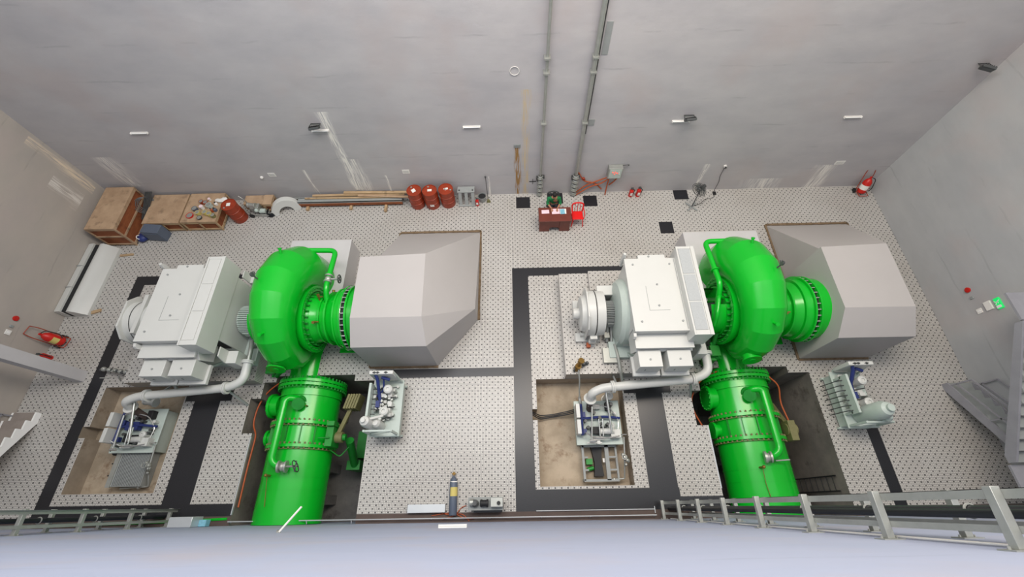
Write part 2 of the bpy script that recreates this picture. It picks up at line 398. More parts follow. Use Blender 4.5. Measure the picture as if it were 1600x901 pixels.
def turbine(ox, side, label):
    cx = ox+7.25; y0, z0 = 5.6, 1.22; X = Vector((1, 0, 0))
    t = thing('turbine', label, 'turbine', (cx, y0, 0), 'green spiral turbines')
    # spiral casing of mitred segments around the shaft
    rt = lambda a: .80+.02*min(a, 90)/90-(.17*max(0, a-110)/70 if a < 180 else .17+(a-180)/165*.36)
    angs = [-4]+[i*22.5 for i in range(1, 16)]+[350]; rings = []; n = 44; vs = []; fs = []
    for a in angs:
        r = rt(max(a, 0)); Rc = .80+r*1.0; th = math.radians(a)
        c = Vector((cx, y0+Rc*math.sin(th), z0-Rc*math.cos(th))); e = Vector((0, math.sin(th), -math.cos(th)))
        sc = 1/math.cos(math.radians(11.25))
        vs += [c+(X*math.cos(2*PI*k/n)*r*1.02)+e*math.sin(2*PI*k/n)*r*sc for k in range(n)]
    for j in range(len(angs)-1):
        for k in range(n): fs.append((j*n+k, j*n+(k+1) % n, (j+1)*n+(k+1) % n, (j+1)*n+k))
    fs.append(tuple(range(n))); fs.append(tuple(range((len(angs)-1)*n, len(angs)*n)))
    case = MB().add(vs, fs).build('spiral_casing', 'green', t, sharp=13)
    for a in (140, 215): # lifting eyes and drain nub on the shell
        r = rt(a); th = math.radians(a); Rc = .8+2*r; p = Vector((cx, y0+Rc*math.sin(th), z0-Rc*math.cos(th))); e = Vector((0, math.sin(th), -math.cos(th)))
        b = MB().cyl(p-e*.05, p+e*.12, .04); b.cyl(p+e*.12, p+e*.16, .055); b.build('nozzle_stub', 'green', case)
    m = MB(); a = math.radians(262); r = rt(262); e = Vector((-.0, math.sin(a), -math.cos(a))); p = Vector((cx-.15, y0, z0))+e*(.8+2*r-.03)
    m.lathe(p, e, [(-.1, .24), (.04, .24), (.04, .28), (.08, .28), (.08, .1), (.1, .1)], 24); m.build('manhole_cover', 'green', case)
    b = MB(); th = math.radians(168); r = rt(168); e = (Vector((0, math.sin(th), -math.cos(th)))*.88-X*side*.45).normalized(); p = Vector((cx, y0+(.8+r)*math.sin(th), z0-(.8+r)*math.cos(th)))+e*(r-.02)
    b.cyl(p, p+e*.16, .02); b.cyl(p+e*.16, p+e*.16+Vector((0, .12, .02)), .035); b.lathe(p+e*.2, (side, .3, .4), [(0, .07), (.04, .075), (.05, .07)], 16)
    b.build('pressure_gauge', 'dgrey', case)
    # head cover rings with bolts on both faces
    for s in (-1, 1):
        nm = 'cover_ring'
        m = MB().lathe((cx+s*.3, y0, z0), (s, 0, 0), [(0, .95), (.30, 1.10), (.40, 1.10), (.40, .92), (.30, .92), (.30, .80), (.46, .80), (.46, .3), (0, .3)], 56, caps=False)
        o = m.build(nm, 'green', t); b = MB().bolts((cx+s*.70, y0, z0), (s, 0, 0), 1.01, 32, .024, .05); b.bolts((cx+s*.62, y0, z0), (s, 0, 0), .86, 28, .026, .16)
        b.build('bolt_circle', 'green_dk', o)
    # draft pipe towards the hood
    q = lambda d: ox+d-cx
    prof = [(.46, .92), (.55, .86), (.95, .74), (1.02, .74), (1.02, .80), (1.07, .80), (1.07, .74), (1.25, .76), (1.25, .88), (1.30, .88), (1.30, .79), (1.55, .90), (1.55, .985), (1.60, .985), (1.60, .96), (1.78, .985), (1.78, 1.07), (1.83, 1.07), (1.83, .99)]
    d = MB().lathe((cx, y0, z0), X, prof+[(1.83, .6)], 56, caps=False).build('draft_pipe', 'green', t)
    MB().bolts((cx+1.83, y0, z0), X, 1.035, 36, .02, .12).build('tie_bolt_circle', 'chrome', d)
    MB().lathe((cx+1.83, y0, z0), X, [(0, .97), (.13, .97)], 56, caps=False).build('expansion_joint_rubber', 'black', d)
    MB().lathe((cx+1.96, y0, z0), X, [(0, .6), (0, 1.07), (.05, 1.07), (.05, 1.0), (.45, .98)], 56, caps=False).build('wall_flange', 'green', d)
    m = MB().box(cx+1.2, cx+1.75, y0-.5, y0+.5, 0, z0-.8); m.box(cx+1.1, cx+1.85, y0-.78, y0+.78, 0, .06); m.box(cx+1.2, cx+1.75, y0-.62, y0+.62, .5, .56)
    m.build('support_foot', 'green', t, bevel=.01)
    for (dx, an) in ((.95, 120), (1.15, 165), (.98, 60)):
        th = math.radians(an); e = Vector((0, -math.cos(th), math.sin(th))); p = Vector((cx+dx, y0, z0))+e*.74
        b = MB().cyl(p, p+e*.14, .025); b.cyl(p+e*.12, p+e*.12+Vector((.14, 0, .02)), .022); b.cyl(p+e*.14, p+e*.22, .045); b.build('sampling_valve', 'brass', d)
    # guide bearing cone towards the generator
    g = MB().lathe((cx, y0, z0), -X, [(.46, .84), (.55, .84), (.62, .74), (1.2, .74), (1.2, .70), (.62, .7)], 40, caps=False, a0=math.radians(98), a1=math.radians(385)).build('bearing_guard', 'green', t)
    MB().lathe((cx, y0, z0), -X, [(.3, .3), (1.1, .26), (1.1, .2), (1.3, .2), (1.3, .36), (1.42, .36), (1.42, .2), (1.75, .2)], 32).build('main_shaft', 'dgrey', t)
    # operating gear on the generator side, near the floor
    m = MB()
    for k in range(3): m.box(cx-.95-.1*k, cx-.65-.1*k, y0-1.35-.1*k, y0-1.0-.1*k, .55-.17*k, .68-.17*k)
    m.cyl((cx-.8, y0-1.2, .15), (cx-.8, y0-.7, 1.1), .07); m.cyl((cx-.95, y0-1.35, .05), (cx-.65, y0-1.35, .6), .09); m.cyl((cx-1.0, y0-1.5, .0), (cx-.7, y0-1.2, .12), .16); m.tube(fil([(cx-1.0, y0-1.6, .1), (cx-.8, y0-1.3, .45), (cx-.9, y0-.9, .7)], .1), .04)
    m.build('gate_servo_gear', 'green_dk', t)
    # neck from the penstock flange
    MB().lathe((cx-.02, 3.85, -.42), (0, 1, 0), [(0, .63), (.9, .64), (1.85, .78)], 44, caps=False).build('inlet_neck', 'green', t)
    # equalising pipe over the back of the casing
    s = 1 if side > 0 else -1; zt = 2.25; yb = y0+2.1
    if s > 0: pts = [(cx-.25, yb, zt-.1), (cx+1.22, yb+.05, zt-.25), (cx+1.22, y0+.65, z0+.95), (cx+1.22, y0+.3, z0+.7)]
    else: pts = [(cx+.1, yb, zt-.1), (cx-.95, yb+.05, zt-.2), (cx-.95, y0+.4, z0+1.1), (cx-.95, y0-.05, z0+.62)]
    e = MB().tube(fil(pts, .22), .085, 16); e.torus(pts[0], (0, 0, 1), .05, .04)
    mid = Vector(pts[1]).lerp(Vector(pts[2]), .7); dd = (Vector(pts[2])-Vector(pts[1])).normalized(); e.lathe(mid-dd*.05, dd, [(0, .085), (0, .13), (.04, .13), (.04, .085)], 16)
    ep = e.build('equalising_pipe', 'green', t)
    if s > 0:
        v = MB(); p = mid+dd*.12; v.ball(p, .11, 8); v.cyl(p, p+Vector((.36, 0, 0)), .035); v.cyl(p-dd*.14, p-dd*.09, .13); v.cyl(p+dd*.09, p+dd*.14, .13); v.build('globe_valve', 'steel', ep)
        MB().torus(p+Vector((.36, 0, 0)), (1, 0, 0), .13, .018, 20, 6).bar(p+Vector((.36, -.12, 0)), p+Vector((.36, .12, 0)), .03, .02).bar(p+Vector((.36, 0, -.12)), p+Vector((.36, 0, .12)), .03, .02).build('handwheel', 'dgrey', ep)
    else:
        m = MB().tube(fil([(cx-.8, y0+.1, z0+.72), (cx-1.0, y0+.1, z0+.95), (cx-1.15, y0-.5, z0+.85), (cx-1.15, y0-.7, z0+.5)], .15), .065, 12); m.build('cooling_pipe', 'green', t)
    return t
turbine(-14.5, 1, 'glossy green spiral turbine with a shut-off valve on its rear pipe, left of the two')
turbine(0, -1, 'glossy green spiral turbine of the right set, its rear pipe bending toward the generator')

def penstock(ox, side, label):
    cx = ox+7.41; zc = -.55; R = .97
    t = thing('penstock', label, 'pipe', (cx, 1.5, TR_Z), 'green penstocks in the trenches')
    m = MB().lathe((cx, YF+.01, zc), (0, 1, 0), [(0, R), (1.9-YF-.25, R), (1.9-YF-.25, R+.015), (1.9-YF-.21, R+.015), (1.9-YF-.21, R), (3.55-YF, R-.02), (4.0-YF, .7)], 64)
    pipe = m.build('pipe_shell', 'green', t, sharp=25)
    for yy in (.88, .55):
        MB().lathe((cx, yy, zc), (0, 1, 0), [(0, R), (0, R+.012), (.03, R+.012), (.03, R)], 64, caps=False).build('weld_seam', 'green', pipe)
    for yy in (1.72, 2.42):
        f = MB().lathe((cx, yy, zc), (0, 1, 0), [(0, R), (0, R+.1), (.09, R+.1), (.09, R)], 64, caps=False).build('flange', 'green', t)
        MB().bolts((cx, yy-.05, zc), (0, 1, 0), R+.06, 44, .028, .2).build('bolt_circle', 'olive', f)
    f = MB().lathe((cx, 3.62, zc), (0, 1, 0), [(-.3, R), (-.3, R+.02), (-.26, R+.02), (-.26, R), (0, R), (0, R+.13), (.09, R+.13), (.09, R+.04), (.12, R+.04), (.12, R+.13), (.21, R+.13), (.21, .7)], 64, caps=False).build('flange', 'green', t)
    MB().bolts((cx, 3.56, zc), (0, 1, 0), R+.085, 48, .03, .36).build('bolt_circle', 'green_dk', f)
    # valve body ribs between the flanges
    m = MB()
    for an in (48, 72, 96, 120, 145):
        th = math.radians(an); e = Vector((math.cos(th), 0, math.sin(th))); m.bar(Vector((cx, 1.8, zc))+e*(R+.01), Vector((cx, 2.44, zc))+e*(R+.01), .03, .09, up=e)
    m.build('valve_body_rib', 'green_dk', t)
    m = MB().lathe((cx-R+.08, 3.12, zc+.2), (-1, 0, 0), [(0, .34), (.22, .34), (.22, .40), (.3, .40), (.3, .0)], 32); m.bolts((cx-R-.22, 3.12, zc+.2), (-1, 0, 0), .36, 16, .018, .03); m.build('manhole_cover', 'green', t)
    m = MB().lathe((cx-R+.06, 2.1, zc+.1), (-1, 0, 0), [(0, .2), (.16, .2), (.16, .26), (.24, .26), (.24, .0)], 24); m.build('trunnion_cap', 'green', t)
    # bypass
    bx = cx-.2 if side > 0 else cx+.15; s = side
    zb = .74; zt = zc+R
    m = MB().tube(fil([(bx+s*.28, 3.12, zt-.12), (bx+s*.28, 3.15, zt+.12), (bx, 3.15, zb), (bx-s*.02, 1.28, zb), (bx+s*.22, 1.14, zb-.1), (bx+s*.22, 1.12, zt-.15)], .2), .105, 20)
    if side < 0: m = MB().tube(fil([(bx-.3, 3.12, zt-.15), (bx-.3, 3.15, zb-.05), (bx, 3.15, zb), (bx+.03, 1.38, zb), (bx-.16, 1.2, zb-.05), (bx-.3, 1.18, zt-.15)], .2), .105, 20)
    by = m.build('bypass_pipe', 'green', t)
    p = Vector((bx+s*.28, 3.12, zt+.02)); v = MB().lathe(p-Vector((0, 0, .12)), (s*.25, -.45, .9), [(0, .19), (.1, .19), (.1, .14), (.3, .14), (.3, .19), (.36, .19)], 20); v.build('flanged_branch', 'green_dk', by)
    if side > 0:
        p = Vector((bx+.3, 1.14, zb-.06)); v = MB().lathe(p-Vector((.1, 0, 0)), (1, 0, -.1), [(0, .17), (.05, .17), (.05, .1), (.12, .14), (.2, .1), (.2, .17), (.25, .17)], 20); v.cyl(p+Vector((.1, 0, .02)), p+Vector((.48, 0, .1)), .03); v.build('gate_valve', 'steel', by)
        h = MB().torus(p+Vector((.46, 0, .1)), (1, .5, 0), .17, .016, 20, 6); h.bar(p+Vector((.46, -.15, .1)), p+Vector((.46, .15, .1)), .03, .02).bar(p+Vector((.46, 0, -.06)), p+Vector((.46, 0, .26)), .03, .02); h.build('handwheel', 'dgrey', by)
    else:
        p = Vector((bx-.2, 1.18, zb-.12)); v = MB().lathe(p, (-1, 0, -.3), [(0, .16), (.05, .16), (.05, .11), (.14, .13), (.14, .17), (.2, .17)], 20); v.cyl(p+Vector((.1, -.1, -.05)), p+Vector((.5, -.08, -.02)), .022); v.build('gate_valve', 'steel', by)
    m = MB().cyl((cx-.35, .92, zt-.06), (cx-.35, .92, zt+.16), .03); m.ball((cx-.35, .92, zt+.18), .05, 6); m.cyl((cx+.35, 2.95, zt-.1), (cx+.35, 2.95, zt+.06), .02); m.tube([(cx-.35, .9, zt+.1), (cx-.33, .5, zt+.02), (cx-.28, .1, zt)], .01, 6); m.build('drain_cock', 'brass', t)
    # saddles carrying the pipe
    for yy in (.3, 1.3, 3.1):
        MB().box(cx-.55, cx+.55, yy-.15, yy+.15, TR_Z, zc-.62).build('saddle_support', 'trench', t)
    # lever with counterweights on the right of the valve
    if side > 0:
        px = cx+R+.28; P = Vector((px, 2.05, -.15)); Q = Vector((cx+R+.72, 3.05, .05))
        a = MB().bar(P, Q, .12, .1); a.lathe(P-Vector((.2, 0, 0)), (1, 0, 0), [(0, .17), (.4, .17)], 20); a.build('weight_lever', 'olive', t)
        for k in range(5):
            w_ = MB(); c = Q+Vector((-.16+.085*k, .08, .0)); w_.box(c.x-.035, c.x+.035, c.y-.26, c.y+.22, c.z-.3, c.z+.2, R=Matrix.Rotation(math.radians(-14), 3, 'Z')); w_.build('counterweight_plate', 'olive', t, bevel=.01)
        m = MB().box(px-.25, px-.02, 1.75, 2.35, -.45, .15); m.box(px-.22, px+.02, 2.35, 2.5, -.1, .28); m.cyl((px-.45, 2.0, .2), (px-.1, 2.0, .2), .02); m.cyl((px-.1, 2.05, -.15), (px+.3, 2.05, -.15), .1); m.build('valve_bearing_housing', 'green_dk', t, bevel=.01)
        m = MB().box(px-.1, px+.35, 1.2, 1.5, TR_Z, -1.6); m.cyl((px+.15, 1.35, -1.7), (px+.3, 2.0, -.5), .13, n=16); m.box(px+.05, px+.5, 1.6, 2.5, TR_Z, -1.9); m.tube(fil([(px-.2, 1.7, -.2), (px+.05, 1.5, -.5), (px+.3, 1.8, -.5)], .1), .018, 8); m.build('lever_cylinder', 'green_dk', t)
    else:
        px = cx+R+.2; P = Vector((px, 2.05, -.15)); a = MB().lathe(P-Vector((.15, 0, 0)), (1, 0, 0), [(0, .18), (.32, .18)], 20); a.bar(P, P+Vector((.1, .95, -.8)), .14, .12); a.box(px-.12, px+.1, 1.7, 2.3, -.5, .05); a.build('weight_lever', 'olive', t, bevel=.01)
        MB().tube(fil([(cx+.75, 3.7, .2), (cx+1.1, 3.4, .1), (cx+1.15, 2.9, -.2), (cx+1.2, 2.2, -.1)], .2), .025, 8).build('hose', 'orange', t)
    return t
penstock(-14.5, 1, 'thick green pipe in the left trench, with an olive counterweight lever at its side')
penstock(0, -1, 'thick green pipe in the right trench, bypass pipe running down its right side')

def generator(ox, unit, label):
    y0, z0 = 5.6, 1.22; u = lambda v: ox+v
    t = thing('generator', label, 'generator', (u(4.4), y0, .5), 'white box generators')
    m = MB().box(u(3.42), u(5.46), 4.62, 6.78, .5, 2.45); body = m.build('housing', 'white', t, bevel=.015)
    # roof with notched back corners and front lip
    m = MB().prism([(u(3.38), 4.4), (u(4.98), 4.4), (u(4.98), 6.82), (u(4.66), 6.82), (u(4.66), 6.95), (u(3.82), 6.95), (u(3.82), 6.82), (u(3.38), 6.82)], 'z', 2.46, 2.6)
    rf = m.build('roof_cover', 'white', t, bevel=.008)
    m = MB()
    for (x, y) in ((3.62, 6.6), (4.75, 6.6), (3.62, 4.7), (4.8, 4.7), (4.2, 5.2), (4.25, 5.9), (4.15, 6.88)): m.cyl((u(x), y, 2.6), (u(x), y, 2.625), .03, n=8)
    m.box(u(3.9), u(4.5), 5.05, 5.06, 2.6, 2.606); m.box(u(3.9), u(3.91), 5.05, 5.85, 2.6, 2.606); m.box(u(4.9), u(4.915), 4.45, 6.8, 2.6, 2.606); m.build('roof_bolts_and_seams', 'grey', rf)
    MB().prism([(6.835, 2.1), (6.835, 2.62), (6.87, 2.76), (6.94, 2.76), (6.965, 2.62), (6.965, 2.1)], 'x', u(3.35), u(3.43)).build('lifting_plate', 'white', t); MB().prism([(4.26, 2.3), (4.24, 2.42), (4.28, 2.5), (4.38, 2.52), (4.38, 2.28)], 'x', u(3.35), u(3.43)).build('lifting_plate', 'white', t)
    # raised ventilation box with three filter panels
    m = MB().box(u(4.94), u(5.48), 4.17, 7.06, 2.05, 2.84); vb = m.build('vent_box', 'white', t, bevel=.01)
    for k in range(3):
        a = 4.32+k*.9; MB().box(u(5.0), u(5.35), a, a+.86, 2.835, 2.856).build('filter_panel', 'mesh_grey' if unit == 2 else 'white', vb)
    m = MB()
    for (a, b) in ((4.17, 4.30), (6.98, 7.06)): m.box(u(4.99), u(5.375), a, b, 2.841, 2.865)
    m.box(u(5.38), u(5.482), 4.165, 7.065, 2.838, 2.87); m.box(u(4.938), u(4.985), 4.165, 7.065, 2.838, 2.87); m.build('rim', 'white', vb)
    # lower casing: end shields bulging at both ends
    m = MB().lathe((u(3.44), y0, z0+.1), (-1, 0, 0), [(-.1, 1.05), (.12, 1.05), (.24, .95), (.3, .7), (.3, .3)], 40); m.box(u(3.22), u(3.44), 4.62, 6.6, .35, 1.3); m.build('end_shield', 'mint', t)
    m = MB().box(u(3.0), u(5.9), 4.25, 4.8, .5, .7); m.box(u(3.0), u(5.9), 6.4, 6.7, .5, .7); m.box(u(3.15), u(5.7), 4.6, 6.65, .5, .68); m.build('base_frame', 'mint', t, bevel=.01)
    for (a, b) in ((4.05, 4.45), (6.85, 7.2)):
        m = MB().box(u(5.46), u(5.8), a, b, .9, 1.5); m.prism([(a, 1.5), (b, 1.5), (b, 1.9), (a+.1, 1.9)] if a < 5 else [(a, 1.5), (b, 1.5), (b-.1, 1.9), (a, 1.9)], 'x', u(5.46), u(5.50)); m.build('side_bracket', 'white', t, bevel=.01)
    MB().box(u(4.98), u(5.42), 4.6, 4.64, 1.3, 2.0).build('opening_shade_panel', 'black', t)  # black panel stands in for the shade inside the opening
    # terminal boxes in front
    m = MB().prism([(4.62, 2.27), (4.62, 1.5), (4.1, 1.5), (3.98, 2.05), (4.2, 2.27)], 'x', u(3.46), u(5.12)); m.box(u(3.42), u(5.1), 4.0, 4.62, 2.24, 2.3); m.build('terminal_chamber', 'white', t); MB().box(u(3.44), u(4.93), 4.425, 4.61, 2.305, 2.455).build('front_fascia', 'white', t)
    for (a, b) in ((3.5, 4.17), (4.35, 5.04)):
        m = MB().box(u(a), u(b), 3.5, 4.0, 1.55, 2.12); m.box(u(a)-.07, u(b)+.07, 3.4, 4.0, 1.42, 1.55); bx = m.build('terminal_box', 'white', t, bevel=.015)
        m = MB().cyl((u((a+b)/2), 3.72, 2.12), (u((a+b)/2), 3.72, 2.14), .03, n=8); m.box(u((a+b)/2)-.12, u((a+b)/2)-.1, 3.485, 3.5, 1.75, 1.85); m.build('latch', 'grey', bx)
    m = MB().bar((u(3.6), 3.9, 1.45), (u(3.6), 4.5, .5), .07, .07); m.bar((u(4.9), 3.9, 1.45), (u(4.9), 4.5, .5), .07, .07); m.build('box_strut', 'mint', t)
    # finned bearing between housing and coupling
    def bearing(x0, x1, r, nm, mt):
        m = MB().lathe((x0, y0, z0), (1, 0, 0), [(0, r*.9), (x1-x0, r*.9)], 32)
        for k in range(22):
            th = PI*k/21; e = Vector((0, math.cos(th), math.sin(th))); m.bar(Vector((x0+.04, y0, z0))+e*r*.98, Vector((x1-.04, y0, z0))+e*r*.98, .022, .09, up=e)
        m.box(x0+.1, x1-.1, y0-r*.8, y0+r*.8, .5, z0); m.box(x0, x1, y0-r*1.1, y0+r*1.1, .5, .6); m.box(x0+.1, x0+.3, y0-r-.06, y0-r+.1, z0-.2, z0+.05)
        return m.build(nm, mt, t)
    bearing(u(5.5), u(6.1), .44, 'finned_bearing', 'mint'); 
    bearing(u(2.84), u(3.2), .36, 'finned_bearing', 'grey')
    m = MB().cyl((u(3.0), y0-.3, .9), (u(3.0), y0-.75, .56), .06); m.cyl((u(3.12), y0-.25, .9), (u(3.12), y0-1.0, .56), .05); m.box(u(2.88), u(3.05), y0-.7, y0-.5, .55, .8); m.box(u(2.8), u(3.3), y0-1.5, y0-1.0, .5, .66); m.tube(fil([(u(3.2), y0-.9, .7), (u(3.25), y0-1.3, .72), (u(3.3), y0-1.8, .62), (u(3.4), y0-2.2, .25)], .1), .05, 10); m.build('bearing_pipework', 'steel', t)
    # exciter at the free end
    m = MB().lathe((u(2.8), y0, z0), (-1, 0, 0), [(0, .40), (0, .68), (.26, .7), (.74, .7), (.78, .3), (.78, 0)] if unit == 1 else [(0, .40), (0, .72), (.26, .74), (.27, .72), (.28, .74), (.56, .74), (.56, .62), (.72, .56), (.76, .42), (.76, .18), (.95, .18), (.95, 0)], 40, caps=False); ex = m.build('exciter_casing', 'white', t)
    MB().lathe((u(2.52 if unit == 2 else 2.3), y0, z0), (-1, 0, 0), [(0, .745 if unit == 2 else .71), (.025, .745 if unit == 2 else .71)], 40, caps=False).build('seam_band', 'black', ex)
    pl = [(y0+.86*math.cos(a)*(1.0), z0+.86*math.sin(a)) for a in [math.radians(d) for d in (30, 60, 120, 150, 210, 225, 315, 330)]]
    m = MB().prism(pl, 'x', u(2.22 if unit == 2 else 2.0), u(2.26 if unit == 2 else 2.06))
    if unit == 1: m.prism([(y0-.66, z0-.6), (y0+.66, z0-.6), (y0+.66, z0+.72), (y0-.66, z0+.72)], 'x', u(2.52), u(2.64)); m.cyl((u(1.97), y0-.4, z0+.62), (u(2.01), y0-.4, z0+.62), .035); m.cyl((u(1.97), y0+.4, z0+.62), (u(2.01), y0+.4, z0+.62), .035)
    m.build('flange_plate', 'white', t, bevel=.005)
    m = MB().box(u(1.95), u(2.75), y0-.75, y0-.45, .5, .62); m.box(u(1.95), u(2.75), y0+.45, y0+.75, .5, .62); m.box(u(2.1), u(2.7), y0-.6, y0-.5, .6, .8); m.box(u(2.1), u(2.7), y0+.5, y0+.6, .6, .8); m.build('exciter_foot', 'white', t, bevel=.01)
    for k in range(3): MB().box(u(2.35+.0*k), u(2.58), y0-.86-.02*k, y0-.66, .95-.27*k, 1.13-.27*k).build('junction_box', 'white', t, bevel=.01)
    m = MB().box(u(2.82), u(3.2), y0+.55, y0+.8, .5, 1.45); m.box(u(2.65), u(3.25), y0+.5, y0+.85, 1.45, 1.55); m.build('brush_gear_stand', 'white', t, bevel=.01)
    MB().box(u(2.3), u(2.42), y0-.95, y0-.8, .5, .64).build('plug_socket', 'orange', t)
    return t
generator(-14.5, 1, 'white box generator of the left set, its exciter end toward the left wall')
generator(0, 2, 'white box generator of the right set with grey filter panels on top')

def oil_pipe(ox, label):
    u = lambda v: ox+v
    t = thing('oil_drain_pipe', label, 'pipe', (u(2.3), 3.1, PIT_Z), 'white oil drain pipes')
    m = MB().tube(fil([(u(2.24), 2.98, .6), (u(2.27), 3.08, .9), (u(2.62), 3.22, .92), (u(5.45), 3.42, 1.0), (u(5.92), 3.62, 1.05), (u(5.92), 4.25, 1.08)], .34, 10), .13, 24)
    b = m.build('pipe', 'white', t)
    for (p, d) in (((u(2.92), 3.24, .925), (1, .07, .03)), ((u(5.4), 3.415, 1.0), (1, .07, .03)), ((u(5.92), 4.2, 1.08), (0, 1, 0))):
        MB().lathe(p, d, [(-.05, .13), (-.05, .19), (-.005, .19), (-.005, .17), (.005, .17), (.005, .19), (.05, .19), (.05, .13)], 24, caps=False).build('flange', 'white', b)
    MB().lathe((u(2.24), 2.97, .6), (-.1, -.3, -1), [(0, .13), (0, .2), (.04, .2), (.04, .0)], 24).build('flange', 'white', b)
    MB().cyl((u(2.24), 2.97, .58), (u(2.3), 2.75, -.15), .1).build('lower_pipe', 'slab', t)
    m = MB().tube(fil([(u(5.92), 4.25, 1.08), (u(5.9), 4.6, 1.08), (u(5.8), 4.95, 1.0)], .1), .07); m.build('riser', 'steel', t)
    m = MB().bar((u(5.35), 3.4, .9), (u(5.6), 3.1, 0), .06, .06); m.bar((u(3.1), 3.25, .8), (u(3.12), 3.85, .2), .05, .05); m.build('pipe_stay', 'grey', t)
    return t
oil_pipe(-14.5, 'white flanged pipe bending down into the left oil pit')
oil_pipe(0, 'white flanged pipe bending down into the right oil pit')

def motor(m, c, h, r):      # vertical motor with ringed top
    c = Vector(c); m.lathe(c, (0, 0, 1), [(0, r*1.25), (.04, r*1.25), (.04, r), (h, r), (h, r*1.12), (h+.06, r*1.12), (h+.09, r*.75), (h+.09, r*.45), (h+.05, r*.45), (h+.05, 0)], 24, caps=False)
def motor_h(m, a, b, r):
    a = Vector(a); b = Vector(b); L = (b-a).length
    m.lathe(a, b-a, [(0, r*.4), (0, r), (.03, r*1.1), (.06, r*1.1), (.06, r*.95), (L-.05, r*.95), (L-.05, r*1.15), (L, r*1.15), (L, 0)], 24)

